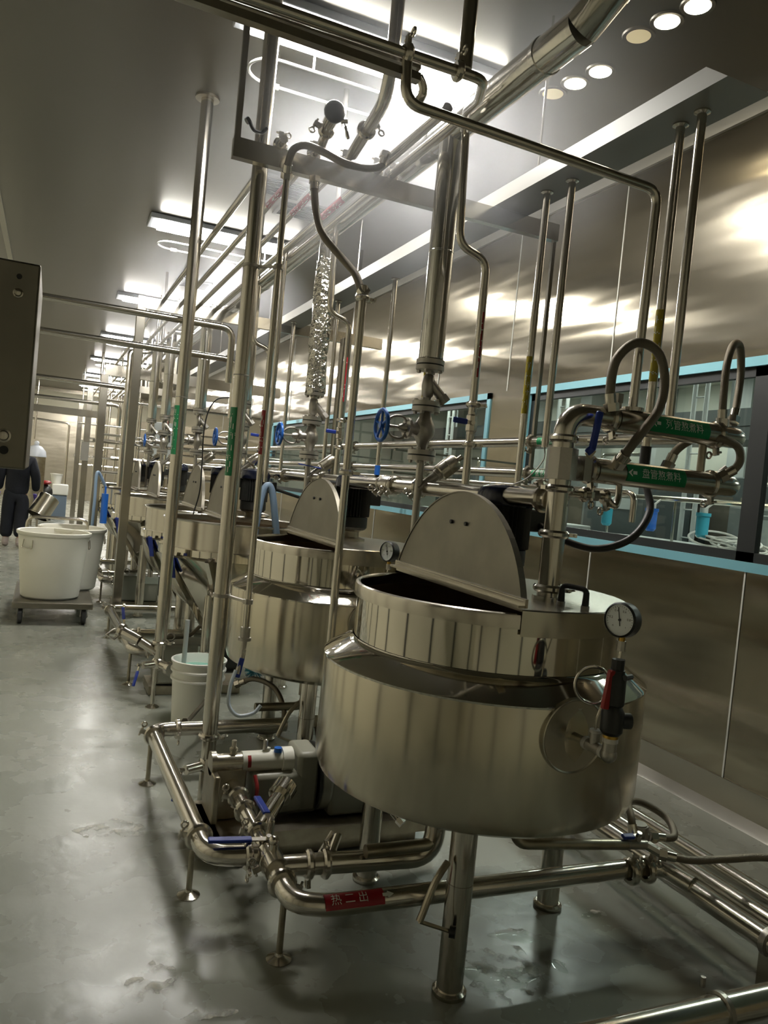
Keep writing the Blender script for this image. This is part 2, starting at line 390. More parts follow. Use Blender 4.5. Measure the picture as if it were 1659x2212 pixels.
b = B(); P0 = [(XR, .17), (XR - .012, .17), (XR - .012, .10), (XR - .03, .04), (XR - .09, .008), (XR - .10, 0), (XR, 0)]
b.poly([(x, Y0, z) for x, z in P0], (0, Y1 - Y0, 0)); struct('baseboard_right', b, 'coping')
for y in [.1 + 1.2 * k for k in range(-1, 14)]:
    b = B(); b.b2((XL, y - .04, 0), (XL + .03, y + .04, ZC)); struct('trim_%d' % n_, b, 'darkpost', smooth=False); n_ += 1
for x in (-1.2, 0, 1.2, 2.4):
    b = B(); b.b2((x - .04, Y0, 0), (x + .04, Y0 + .03, ZC)); struct('trim_%d' % n_, b, 'darkpost', smooth=False); n_ += 1

# ============================================================ CEILING LAMPS
NEARW = ['nearest', 'second nearest', 'third nearest', 'fourth nearest', 'fifth nearest', 'sixth nearest', 'farthest']
for i in range(7):
    y = 3.79 + 3.66 * i; x0, x1 = .76, 2.06
    t = thing('ceiling_lamp', 'rectangular white ceiling lamp with two bright strips, %s of the row' % NEARW[i], 'ceiling light', ((x0 + x1) / 2, y, ZC), 'row of ceiling lamps')
    b = B(); b.b2((x0 - .09, y - .17, ZC - .045), (x1 + .02, y + .17, ZC)); part('housing', b, 'lampframe', t, bev=.008)
    for s in (-1, 1):
        b = B(); b.b2((x0, y + s * .083 - .070, ZC - .06), (x1, y + s * .083 + .070, ZC - .044)); part('diffuser', b, 'lamp', t, 'bright strip', smooth=False)
    # thin white tube ring that hangs beside each lamp
    q = B(); z = 3.60; ya, yb = y + .15, y + .42; yc = (ya + yb) / 2; rr = (yb - ya) / 2; L_ = []
    for k in range(13): t_ = PI / 2 + PI * k / 12; L_.append((.93 + rr * math.cos(t_), yc + rr * math.sin(t_), z))
    for k in range(13): t_ = -PI / 2 + PI * k / 12; L_.append((1.98 + rr * math.cos(t_), yc + rr * math.sin(t_), z))
    q.tube(L_, .008, seg=8, close=True)
    u = top('hanging_tube_ring', q, 'uv', 'thin white tube ring hanging beside the %s ceiling lamp' % NEARW[i], 'tube', 'white tube rings below the ceiling', org=(1.45, y, ZC))
    for x in (1.1, 1.8):
        q = B(); q.cyl((x, ya, z), (x, ya, ZC), .006, seg=8); part('hanger_rod', q, 'uv', u)
    q = B(); q.cyl((.93, yb, z), (.99, yb, z), .016, seg=10); part('end_socket', q, 'ptfe', u)
for i, (x, y, on) in enumerate([(2.46, 2.700, 1), (2.43, 2.853, 1), (2.40, 3.005, 0), (2.45, 3.342, 1), (2.415, 3.505, 1), (2.38, 3.655, 0)]):  # lamp reflections in glass, built as glowing discs on the ceiling
    lab = ['lit round downlight nearest the top right corner', 'lit round downlight second from the top right corner', 'dim round downlight just left of the silver duct elbow end'.replace('left', 'right'),
           'lit round downlight in the lower cluster, right one', 'lit round downlight in the lower cluster, middle one', 'dim round downlight at the left end of the lower cluster'][i]
    t = thing('downlight', lab, 'ceiling light', (x, y, ZC), 'round downlights')
    b = B(); b.lathe([(.055, -.006), (.074, -.008), (.078, 0), (.055, 0)], (x, y, ZC), (0, 0, 1), 28); part('rim', b, 'ceil', t)
    b = B(); b.lathe([(0, -.007), (.056, -.007), (.06, -.001), (0, -.001)], (x, y, ZC), (0, 0, 1), 28); part('lens', b, 'down' if on else 'unlit', t, 'glowing lens' if on else 'dark lens')
for i, (x, y) in enumerate([(1.50, 5.95), (1.78, 6.35), (1.45, 9.7)]):
    t = thing('ceiling_vent', ['grey slatted ceiling vent behind the crossbeam, nearer one', 'grey slatted ceiling vent behind the crossbeam, farther one', 'small slatted ceiling vent near the second lamp'][i], 'vent', (x, y, ZC), 'ceiling vents')
    b = B(); 
    for a_, c_ in (((-.2, -.2), (.2, -.17)), ((-.2, .17), (.2, .2)), ((-.2, -.17), (-.17, .17)), ((.17, -.17), (.2, .17))): b.b2((x + a_[0], y + a_[1], ZC - .02), (x + c_[0], y + c_[1], ZC))
    part('vent_frame', b, 'grille', t, smooth=False)
    b = B()
    for k in range(11): b.box((x, y - .15 + .03 * k, ZC - .01), (.34, .018, .004), Matrix.Rotation(.6, 3, 'X'))
    part('slats', b, 'grille', t, smooth=False)

# ============================================================ KETTLES
def half_disc(cx, cy, R_, xr, zc, t):
    """upright lid: segment of the mouth beyond chord x=xr, folded up about the chord"""
    h = R_ - abs(xr); hc = math.sqrt(R_ * R_ - xr * xr); a = math.asin(hc / R_); pts = []
    for k in range(33):
        th = -a + 2 * a * k / 32; pts.append((cx + xr, cy + R_ * math.sin(th), zc + R_ * math.cos(th) - abs(xr)))
    return pts
def lid_parts(k, cx, cy, R_, xr, z, lean=.02):
    pts = half_disc(cx, cy, R_, xr, z + .02, .006); b = B()
    pts = [(x + lean * (zz - z) / .3, y, zz) for x, y, zz in pts]
    b.poly(pts, (.005, 0, 0)); lid = part('lid', b, 'plate', k, 'raised half lid')
    e = B()
    for i in range(len(pts) - 1):
        e.bar(V(pts[i]) + V((.008, 0, 0)), V(pts[i + 1]) + V((.008, 0, 0)), .022, .004, (V(pts[i]) - V((cx + xr, cy, z))).normalized())
    part('lid_rim', e, 'plate', lid)
    for s in (-1, 1):
        h = B(); h.cyl((cx + xr - .006 + lean * .6, cy + s * .05, z + .215), (cx + xr + .012 + lean * .6, cy + s * .05, z + .215), .007, seg=8); part('bolt_head', h, 'inkdark', lid)
    hc = math.sqrt(R_ * R_ - xr * xr)
    g = B(); g.b2((cx + xr - .028, cy - hc - .03, z + .006), (cx + xr - .004, cy + hc + .01, z + .014)); g.b2((cx + xr - .006, cy - hc - .03, z + .006), (cx + xr + .004, cy + hc + .01, z + .032))
    g.cyl((cx + xr, cy - hc - .02, z + .026), (cx + xr, cy + hc, z + .026), .007, seg=8)
    part('hinge_bar', g, 'satin', k)
def motor_parts(k, x, y, z, r=.098, h=.36):
    b = B(); b.lathe([(0, 0), (.085, 0), (.085, .012), (.05, .02), (.05, .05), (.08, .06), (.08, .07), (0, .07)], (x, y, z), (0, 0, 1), 24); part('motor_mount', b, 'dirty', k)
    prof = []; n = 36; b = B()
    for zz in (.06, .16): pass
    ring = lambda zz: [V((x + (r if j % 2 else r * .88) * math.cos(PI * j / n), y + (r if j % 2 else r * .88) * math.sin(PI * j / n), z + zz)) for j in range(2 * n)]
    b.lathe([(0, .06), (r * .8, .06), (r * .92, .075), (r * .92, .13), (r * .8, .135), (0, .135)], (x, y, z), (0, 0, 1), 28)
    b.rings([ring(.135), ring(h - .06)]); m_ = part('motor', b, 'motor', k, 'black finned motor', sharp=20)
    c = B(); c.lathe([(r * 1.02, h - .075), (r * 1.06, h - .07), (r * 1.06, h - .035), (r * .95, h - .012), (r * .6, h), (0, h + .003)], (x, y, z), (0, 0, 1), 32); part('fan_cover', c, 'navy', m_, 'glossy domed cap')
    c = B(); c.b2((x + r * .8, y - .05, z + .2), (x + r + .05, y + .05, z + .28)); part('terminal_box', c, 'motor', m_, bev=.006)
def leg_parts(k, cx, cy, Rl, angs, ztop, r=.04):
    for a in angs:
        x, y = cx + Rl * math.cos(a), cy + Rl * math.sin(a)
        b = B(); b.cyl((x, y, .02), (x, y, ztop), r, seg=22); b.lathe([(r, .34), (r + .0015, .341), (r + .0015, .343), (r, .344)], (x, y, 0), (0, 0, 1), 22)
        l = part('leg', b, 'steel', k)
        b = B(); b.lathe([(0, 0), (r + .010, 0), (r + .012, .004), (r + .012, .014), (r + .004, .02), (0, .02)], (x, y, 0), (0, 0, 1), 26); part('foot', b, 'steel', l)
def pressure_gauge(parent, c, nrm, r=.048):
    c = V(c); n = V(nrm).normalized(); up = V((0, 0, 1)); rt = up.cross(n)   # rt: to the right when looking at the dial
    b = B(); b.lathe([(0, -.034), (r * .92, -.034), (r, -.028), (r, .004), (r * .9, .010), (r * .9, .002), (0, .002)], c, n, 36)
    g = part('pressure_gauge', b, 'black', parent, 'round pressure gauge')
    d = B(); d.lathe([(0, .0032), (r * .895, .0032), (r * .895, .0025), (0, .0025)], c, n, 36); part('dial', d, 'dial', g, 'pale dial')
    k = B(); fn = lambda x, y: c + rt * x + up * y + n * .0042
    for i in range(26):
        t = math.radians(225 - 270 * i / 25); L_ = .10 if i % 5 == 0 else .05; w = .0006
        dr = V((math.cos(t), math.sin(t), 0)); pr = V((-dr.y, dr.x, 0)); q = []
        for s, rad in ((1, .80), (1, .80 - L_), (-1, .80 - L_), (-1, .80)): w_ = dr * rad * r + pr * w * s; q.append(k.b.verts.new(fn(w_.x, w_.y)))
        k.b.faces.new(q)
    for i, tx in enumerate(['0', '0.2', '0.4', '0.6', '0.8', '1']):
        t = math.radians(225 - 270 * i / 5); put_text(k, tx, fn, r * .19, math.cos(t) * r * .56, math.sin(t) * r * .56)
    put_text(k, 'MPa', fn, r * .17, 0, -r * .5); part('dial_marking', k, 'inkdark', g)
    k = B(); t = math.radians(100); dr = rt * math.cos(t) + up * math.sin(t); k.bar(c - dr * r * .35 + n * .006, c + dr * r * .72 + n * .006, .0022, .001, n); k.lathe([(0, .004), (.004, .004), (.003, .008), (0, .008)], c, n, 12); part('needle', k, 'inkdark', g)
    k = B(); s = -rt; q0 = c - n * .014 + (s * -.55 + up * -.1).normalized() * (r + .001)
    return g
def jacketed_kettle(cx, cy, label, full=True):
    k = thing('jacketed_kettle', label, 'cooking kettle', (cx, cy, 0), 'round steam jacketed kettles')
    o = (cx, cy, 0)
    b = B(); b.lathe([(0, .47), (.30, .49), (.44, .515), (.50, .535), (.535, .555), (.547, .59), (.547, .922), (.545, .926)], o, (0, 0, 1), 96); part('jacket', b, 'brushed', k)
    b = B(); b.lathe([(.547, .922), (.5475, .928), (.543, .932), (.47, .978), (.458, .986), (.455, .992)], o, (0, 0, 1), 96); part('shoulder', b, 'mirror', k)
    b = B(); b.lathe([(.452, .980), (.452, 1.128)], o, (0, 0, 1), 96); part('neck', b, 'mirror', k)
    b = B(); b.lathe([(.452, 1.126), (.462, 1.127), (.463, 1.160), (.460, 1.168), (.452, 1.171), (.445, 1.168), (.442, 1.16), (.442, .80), (.42, .74), (.36, .71)], o, (0, 0, 1), 96); part('rim', b, 'steel', k)
    b = B(); b.lathe([(.4405, 1.13), (.4405, .80), (.418, .74), (.35, .715), (0, .70)], o, (0, 0, 1), 72); part('bowl', b, 'product', k, 'brown stained inside')
    xr = -.155; hc = math.acos(xr / .466)
    b = B(); b.lathe([(.468, 1.108), (.468, 1.182), (.464, 1.186)], o, (0, 0, 1), 64, -hc, hc)
    pts = [(cx + .464 * math.cos(-hc + 2 * hc * i / 64), cy + .464 * math.sin(-hc + 2 * hc * i / 64), 1.178) for i in range(65)]; b.poly(pts, (0, 0, .008)); part('fixed_cover', b, 'satin', k, 'fixed half cover')
    lid_parts(k, cx, cy, .455, xr, 1.186)
    motor_parts(k, cx + .10, cy + .105, 1.186)
    leg_parts(k, cx, cy, .395, [math.radians(q) for q in (238.4, .5, 120.6)], .56)
    b = B(); b.cyl((cx - .12, cy - .02, .52), (cx - .12, cy - .02, .36), .03); b.tube([(cx - .12, cy - .02, .40), (cx - .12, cy - .02, .30), (cx - .38, cy - .02, .30)], .022, .06); part('outlet_pipe', b, 'dirty', k)
    # nozzle, tee, siphon loop and gauge on the near side
    nx = cx - .012; ny = cy - .547; nz = .848
    b = B(); b.lathe([(.108, -.014), (.108, .002), (.105, .004), (.101, .001), (.03, -.002), (.03, -.014)], (nx, ny, nz), (0, -1, 0), 40); b.cyl((nx, ny + .02, nz), (nx, ny - .05, nz), .0125); noz = part('nozzle_plate', b, 'satin', k, 'round nozzle plate')
    b = B(); b.cyl((nx, ny - .045, nz), (nx, ny - .125, nz), .0165, seg=14); b.cyl((nx, ny - .085, nz), (nx, ny - .085, nz + .045), .014, seg=14); b.ball((nx, ny - .145, nz), .022); b.cyl((nx, ny - .145, nz), (nx, ny - .145, nz + .04), .019, seg=14); tee = part('pipe_tee', b, 'cast', k)
    b = B()
    for q in ((nx, ny - .05, nz), (nx, ny - .118, nz)): b.cyl(q, V(q) + V((0, -.012, 0)), .0185, seg=14)
    b.cyl((nx, ny - .145, nz + .034), (nx, ny - .145, nz + .046), .021, seg=14); b.cyl((nx, ny - .085, nz + .040), (nx, ny - .085, nz + .048), .016, seg=12); part('seal_tape', b, 'ptfe', tee)
    if full:
        v0 = V((nx, ny - .145, nz + .046)); b = B(); b.cyl(v0, v0 + V((0, 0, .01)), .021, seg=12); v = part('safety_valve', b, 'brass', k, 'black safety valve with red lever')
        b = B(); b.lathe([(0, .008), (.022, .008), (.030, .018), (.030, .07), (.022, .085), (.026, .09), (.026, .165), (.020, .175), (.020, .182), (0, .182)], v0, (0, 0, 1), 16); b.cyl(v0 + V((.02, 0, .045)), v0 + V((.052, -.01, .045)), .021, seg=16); b.cyl(v0 + V((0, 0, .18)), v0 + V((0, 0, .21)), .017, seg=10); b.cyl(v0 + V((.0, -.03, .168)), v0 + V((.03, -.02, .168)), .008, seg=8); part('valve_housing', b, 'black', v)
        b = B(); b.bar(v0 + V((-.034, -.004, .08)), v0 + V((-.022, -.004, .178)), .012, .018, (1, 0, 0)); b.bar(v0 + V((-.028, -.004, .176)), v0 + V((.016, -.004, .172)), .014, .012); part('red_lever', b, 'red', v, 'red lever')
    s0 = V((nx, ny - .085, nz + .045)); gc = V((nx + .045, ny - .085, 1.198)) if full else V((nx + .03, ny - .06, 1.20))
    u = V((.912, -.398, .02)).normalized(); up = V((0, 0, 1)); lc = s0 + u * -.024 + up * .125; path = [s0, s0 + up * .03, s0 + u * .008 + up * .06]
    for i in range(0, 22): t = -PI * .25 + 2 * PI * i / 20; path.append(lc + (u * math.cos(t) + up * math.sin(t)) * .05 + V((0, -.0006 * i, 0)))
    path += [gc + V((.01, .0, -.10)), gc + V((.012, 0, -.075))]
    b = B(); b.tube(spline(path, 3), .0045, seg=8); sp = part('siphon_tube', b, 'steel', k, 'looped siphon tube')
    b = B(); b.cyl(gc + V((.012, 0, -.085)), gc + V((.012, 0, -.058)), .013, seg=8); part('union_nut', b, 'cast', sp)
    b = B(); b.cyl(gc + V((.012, 0, -.06)), gc + V((.012, 0, -.04)), .009, seg=10); part('brass_fitting', b, 'brass', sp)
    pressure_gauge(k, gc, (-.94, -.34, .05))
    if full:
        # black bridge handle on the cover
        a0, a1 = V((cx + .055, cy - .335, 1.19)), V((cx + .085, cy - .415, 1.19)); b = B()
        for q in (a0, a1): b.cyl(q + V((0, 0, .006)), q + V((0, 0, .05)), .011, .009, 10)
        b.tube([a0 + V((0, 0, .02)), a0 + V((0, 0, .058)), a1 + V((0, 0, .058)), a1 + V((0, 0, .02))], .0085, .02, 10); part('cover_handle', b, 'black', k, 'black bridge handle')
        for q in (a0, a1): b = B(); b.cyl(q - V((0, 0, .004)), q + V((0, 0, .008)), .013, seg=12); part('handle_foot', b, 'ptfe', k)
    return k
K1 = jacketed_kettle(1.425, 2.275, 'nearest round steel kettle with open half lid, gauge and black motor')
K2 = jacketed_kettle(1.447, 3.845, 'second steel jacketed kettle, just behind the nearest kettle', False)
def bowl_kettle(cx, cy, label):
    k = thing('bowl_kettle', label, 'cooking kettle', (cx, cy, 0), 'far round bottomed kettles'); o = (cx, cy, 0)
    b = B(); prof = [(.50 * math.sin(PI / 2 * i / 12), .93 - .43 * math.cos(PI / 2 * i / 12)) for i in range(13)]; b.lathe(prof, o, (0, 0, 1), 56); part('bowl', b, 'brushed', k)
    b = B(); b.lathe([(.50, .925), (.515, .93), (.515, .985), (.485, .99)], o, (0, 0, 1), 56); part('collar', b, 'mirror', k)
    b = B(); b.lathe([(.485, .985), (.485, 1.155), (.497, 1.157), (.50, 1.166), (.49, 1.172), (.475, 1.165), (.475, .95), (.42, .85), (.3, .78), (0, .75)], o, (0, 0, 1), 56); part('neck', b, 'steel', k)
    b = B(); b.lathe([(.473, 1.13), (.473, .95), (.418, .855), (.3, .785), (0, .755)], o, (0, 0, 1), 48); part('bowl_inside', b, 'product', k, 'brown stained inside')
    lid_parts(k, cx, cy, .47, -.14, 1.172); motor_parts(k, cx + .12, cy + .12, 1.172)
    leg_parts(k, cx, cy, .40, [math.radians(q) for q in (238, 0, 122)], .72)
    c = B(); c.poly([(cx - .50, cy - .28, .93), (cx - .28, cy - .50, .93), (cx - .10, cy - .30, .46), (cx - .20, cy - .22, .46)], (.012, .012, .01))
    c.bar((cx - .50, cy - .28, .94), (cx - .20, cy - .22, .46), .03, .05); c.bar((cx - .28, cy - .50, .94), (cx - .10, cy - .30, .46), .03, .05); part('spout_chute', c, 'mirror', k, 'folded pouring chute')
    c = B(); c.cyl((cx - .1, cy - .1, .52), (cx - .1, cy - .1, .36), .025); part('drain_pipe', c, 'steel', k); c = B(); c.bar((cx - .48, cy - .33, .95), (cx - .45, cy - .29, .80), .03, .012); part('chute_lever', c, 'blue', k, 'blue lever')
    return k
K3 = bowl_kettle(1.22, 5.22, 'third kettle, round bottomed, seen between the two tall pipes')
K4 = bowl_kettle(1.22, 6.32, 'fourth kettle with pouring chute, left of the tall round pipe')
K5 = bowl_kettle(1.12, 8.1, 'fifth kettle, beside the square grey post')
K6 = bowl_kettle(1.10, 9.7, 'sixth kettle, small and mostly behind the square grey post')
K7 = bowl_kettle(1.10, 11.3, 'farthest kettle of the row')
# ============================================================ COLUMN, HEAT EXCHANGER TUBES, LONG PIPE OVER THE KETTLES
cx, cy = 1.495, 2.03
b = B(); b.tube([(cx, cy, 1.19), (cx, cy, 1.79), (1.66, cy, 1.79)], .036, .095, 22)
b.cyl((cx, cy, 1.185), (cx, cy, 1.20), .05)
col = top('riser_column', b, 'steel', 'upright steel column on the nearest kettle, bent over at the top', 'pipe', org=(cx, cy, 1.19))
clamp(col, (cx, cy, 1.225), (0, 0, 1), .036, (.6, -.8, 0)); clamp(col, (cx, cy, 1.545), (0, 0, 1), .036, (-1, -.2, 0)); clamp(col, (cx, cy, 1.705), (0, 0, 1), .034, (.8, -.5, 0))
clamp(col, (cx - .002, cy, 1.40), (0, 0, 1), .036, (.9, -.4, 0))
b = B(); b.lathe([(.03, 1.575), (.050, 1.575), (.050, 1.675), (.03, 1.675)], (cx, cy, 0), (0, 0, 1), 8); b.cyl((cx, cy, 1.617), (cx + .075, cy, 1.617), .036); b.box((cx + .075, cy, 1.617), (.03, .08, .08)); vb = part('valve_body', b, 'cast', col, 'square valve body')
b = B(); b.bar((cx + .060, cy - .05, 1.655), (cx + .075, cy - .055, 1.68), .025, .006, (0, 1, 0)); h = part('valve_handle', b, 'steel', vb)
b = B(); b.bar((cx + .070, cy - .055, 1.675), (cx + .083, cy - .06, 1.80), .024, .014, (0, 1, 0)); b.bar((cx + .054, cy - .05, 1.665), (cx + .072, cy - .055, 1.682), .024, .014, (0, 1, 0)); part('grip', b, 'blue', h, 'blue grip', bev=.005)
def exchanger(z, x0, x1, label, txt, lx0, lx1, arrow):
    b = B(); r = .041; b.tube([(x0, cy, z), (x0 + .02, cy, z), (x0 + .021, cy, z), (x1 - .1, cy, z)], [.034, .034, r, r], seg=26)
    b.tube([(x1 - .1, cy, z), (x1 - .03, cy, z), (x1, cy, z), (x1 + .022, cy, z), (x1 + .03, cy, z)], [.037, .037, .036, .024, .008], seg=26)
    t = top('exchanger_tube', b, 'steel', label, 'pipe', 'pair of labelled exchanger tubes', org=(x0, cy, z))
    clamp(t, (x0 + .005, cy, z), (1, 0, 0), .034, (0, -.3, -1)); clamp(t, (x1 - .10, cy, z), (1, 0, 0), .036, (0, -.2, -1))
    pipe_label(t, ((lx0 + lx1) / 2, cy, z), (1, 0, 0), (-.25, -1, .12), r, lx1 - lx0, .72, 'greenlabel', txt, arrow, tsize=.034)
    return t
U = exchanger(1.79, 1.665, 2.235, 'upper of two horizontal tubes with green label, right of the column', '列管熬煮料', 1.80, 2.07, -1)
Lw = exchanger(1.617, 1.60, 2.235, 'lower of two horizontal tubes with green label, right of the column', '盘管熬煮料', 1.73, 1.985, -1)
b = B(); b.cyl((1.69, cy, 1.825), (1.69, cy, 1.845), .016); b.cyl((1.69, cy, 1.845), (1.69, cy, 1.875), .020, seg=6); part('hose_port', b, 'cast', U)
for q in ((2.14, cy - .01), (2.175, cy)): b = B(); b.cyl((*q, 1.825), (*q, 1.85), .014); part('hose_port', b, 'cast', U)
for q in (((1.70, cy - .03, 1.645), (1.72, cy - .05, 1.67)), ((2.17, cy, 1.65), (2.19, cy - .02, 1.68))): b = B(); b.cyl(*q, .0145, seg=8); part('hose_port', b, 'cast', Lw)
hose('braided_hose', 'big braided hose looping from upper tube up and down to lower tube', [(1.644,2,1.822), (1.632,2,1.887), (1.637,1.99,1.976), (1.7,1.98,2.037), (1.78,1.97,2.022), (1.814,1.96,1.94), (1.797,1.95,1.839), (1.74,1.95,1.757), (1.692,1.96,1.685), (1.689,1.99,1.647)], .0155)
hose('braided_hose', 'narrow upright braided hose loop at the far right window edge', [(2.15,2.02,1.836), (2.144,2.02,1.92), (2.153,2.03,2.036), (2.194,2.05,2.118), (2.249,2.07,2.125), (2.278,2.08,2.043), (2.255,2.06,1.937), (2.225,2.04,1.853)], .0135)
hose('braided_hose', 'braided hose sagging between the upper and lower tube ends', [(2.001,2.1,1.667), (2.024,2.09,1.725), (2.07,2.06,1.769), (2.115,2,1.778), (2.188,1.98,1.758), (2.201,1.97,1.714), (2.191,1.98,1.677), (2.16,2,1.648)], .0145)
# long pipe over the kettle row
LX, LZ = 1.49, 1.507
b = B(); b.tube([(LX, cy + .036, LZ), (LX, 12.0, LZ)], .031, seg=22)
lp = top('transfer_pipe', b, 'steel', 'long horizontal steel pipe running over the lids of the kettle row', 'pipe', org=(LX, cy, LZ))
for y in (2.10, 3.02, 3.28, 3.42, 4.3, 5.1, 6.6, 8.2): clamp(lp, (LX, y, LZ), (0, 1, 0), .031, (-.7, 0, -.7) if y > 3 else (-.4, 0, 1))
b = B(); b.lathe([(.03, -.055), (.044, -.05), (.047, 0), (.044, .05), (.03, .055)], (LX, 3.35, LZ), (0, 1, 0), 20); b.cyl((LX, 3.35, LZ), (LX - .05, 3.35, LZ - .05), .012); vv = part('inline_valve', b, 'steel', lp)
ball_valve(lp, (LX, 5.9, LZ), (0, 1, 0), .028, (0, -.9, .3), (-.5, 0, 1), .13)
# small hygienic branch under the column valve
b = B(); b.tube([(cx + .03, cy, 1.535), (cx + .19, cy, 1.535), (cx + .215, cy - .02, 1.50), (cx + .235, cy - .01, 1.53), (cx + .24, cy, 1.58)], .011, .02, 12)
sb = top('sample_branch', b, 'steel', 'thin curved sample branch below the lower labelled tube', 'pipe', org=(cx + .03, cy, 1.535)); clamp(sb, (cx + .10, cy, 1.535), (1, 0, 0), .011, (0, -1, 0)); clamp(sb, (cx + .185, cy - .0, 1.535), (1, 0, 0), .011, (.3, -.4, -1))
b = B(); b.lathe([(.008, -.018), (.02, -.018), (.02, .018), (.008, .018)], (cx + .135, cy, 1.535), (1, 0, 0), 6); part('hex_valve', b, 'cast', sb)
# lower link between tubes
pipe('link_pipe', 'short upright pipe linking upper and lower labelled tubes near their ends', [(2.115, cy + .03, 1.755), (2.115, cy + .03, 1.655)], .014, 0, 'dirty')
# elbow pipe and the overhead cross pipes it hangs from
ep = pipe('elbow_pipe', 'thin overhead pipe crossing to the right then dropping onto the upper labelled tube', [(0.829,2.03,2.729), (0.839,2.03,2.578), (1.765, 2.03, 2.555), (1.757, 2.03, 1.83)], .0155, .05, 'steel')
b = B(); b.cyl((1.757, 2.03, 1.825), (1.757, 2.03, 1.838), .036); part('seat_collar', b, 'steel', ep)
cp = pipe('cross_pipe', 'dark overhead pipe crossing in front of the nearest lamp, bent down at the right', [(0.109,2.03,2.708), (0.718,2.03,2.709), (1.079,2.03,2.711), (1.16,2.2,2.747), (1.273,2.5,2.864), (1.374, 2.7, 2.90)], .0155, .04, 'steel')
clamp(cp, (0.831,2.03,2.709), (1, 0, 0), .0155, (0, 0, 1)); clamp(cp, (0.994,2.03,2.711), (1, 0, 0), .0155, (.2, 0, 1))
b = B(); b.bar((0.06,2.05,2.676), (0.882,2.05,2.664), .03, .022); b.bar((0.06,2.09,2.719), (0.896,2.09,2.712), .035, .012)
o = top('cross_rail', b, 'beam', 'flat grey rail below the cross pipe in front of the nearest lamp', 'beam', smooth=False)
pipe('link_pipe', 'short hook shaped pipe end beside the thin elbow pipe below the rail', [(0.903,2.1,2.699), (0.924,2.1,2.672), (0.923,2.12,2.646), (0.906,2.14,2.636)], .013, .03)
# ============================================================ CABLE TRUNKING WITH CONDUITS
TX0, TX1, TZ = 1.872, 2.07, 2.897
b = B(); b.poly([(TX0, 1.888, TZ), (TX0, 1.986, TZ + .073), (TX0, 14, TZ + .073), (TX0, 14, TZ)], (TX1 - TX0, 0, 0))
tr = top('cable_trunking', b, 'trunk', 'long overhead cable trunking with pale side, along the steel wall', 'cable trunking', smooth=False)
for y in (3.1, 5.4, 7.9, 10.4):
    b = B(); b.cyl((1.98, y, TZ + .07), (1.98, y, ZC), .006, seg=8); part('hanger_rod', b, 'steel', tr)
def conduit(label, x, y, z0, r=.0165, yellow=None, sleeve=0, cable=None):
    o = pipe('conduit', label, [(x, y, z0), (x, y, TZ)], r, 0, 'steel', 'conduit', 'conduits dropping from the overhead trunking', org=(x, y, TZ))
    b = B(); b.lathe([(r, TZ - .012), (r + .012, TZ - .006), (r + .012, TZ), (r, TZ)], (x, y, 0), (0, 0, 1), 16); part('collar', b, 'steel', o)
    if yellow: pipe_label(o, (x, y, yellow), (0, 0, -1), (-.8, -.6, 0), r, .26, .9, 'yellowlabel', None, seed=int(yellow * 100))
    if sleeve:
        b = B(); b.cyl((x, y, z0 - .05), (x, y, z0 + .015), r + .003, seg=14); part('end_sleeve', b, {1: 'black', 2: 'wheelblue'}[sleeve], o, {1: 'black sleeve', 2: 'blue tape'}[sleeve])
    return o
conduit('upright conduit rightmost of all, nearest the frame edge', 1.975, 2.09, 1.82)
conduit('upright conduit with yellow label, second from the right, ending in a black sleeve', 1.985, 2.20, 1.72, .0165, 2.10, 1)
conduit('upright conduit left of the right window post, ending in pale wires', 1.98, 2.82, 1.735)
conduit('upright conduit with yellow label ending behind the near motor', 1.97, 2.99, 1.42, .0165, 2.02)
conduit('slim upright conduit behind the blue handwheel of the nearest valve', 2.04, 4.81, 1.62, .0165, None, 2)
conduit('slim conduit in front of the far wall sheet, left of the foil wrapped pipe', 1.96, 5.71, 1.62, .0165, None, 2)
conduit('slim conduit right of the grey post, farther along the trunking', 1.93, 6.8, 1.5)
conduit('faint far conduit left of the grey post near the trunking end', 1.95, 8.3, 1.5)
hose('black_cable', 'thick black hose curving from lower labelled tube to the near motor', [(1.985, 2.20, 1.70), (1.985, 2.18, 1.60), (1.96, 2.12, 1.50), (1.87, 2.10, 1.40), (1.77, 2.16, 1.352), (1.68, 2.25, 1.375), (1.645, 2.36, 1.42)], .0135, 'hose', 'cable', False)
hose('black_cable', 'black cable with blue tape hanging behind the nearest handwheel', [(2.04, 4.81, 1.6), (2.035, 4.8, 1.50), (1.98, 4.74, 1.40), (1.80, 4.4, 1.35), (1.66, 4.1, 1.40)], .013, 'hose', 'cable', False)
hose('black_cable', 'black cable drooping behind the foil wrapped valve', [(1.96, 5.71, 1.6), (1.95, 5.6, 1.45), (1.80, 5.45, 1.35), (1.5, 5.35, 1.4)], .012, 'hose', 'cable', False)
hose('white_wires', 'pale thin wires falling from a conduit end by the green labels', [(1.98, 2.82, 1.735), (1.965, 2.80, 1.68), (1.90, 2.80, 1.60), (1.84, 2.82, 1.56)], .003, 'ptfe', 'wire', False)
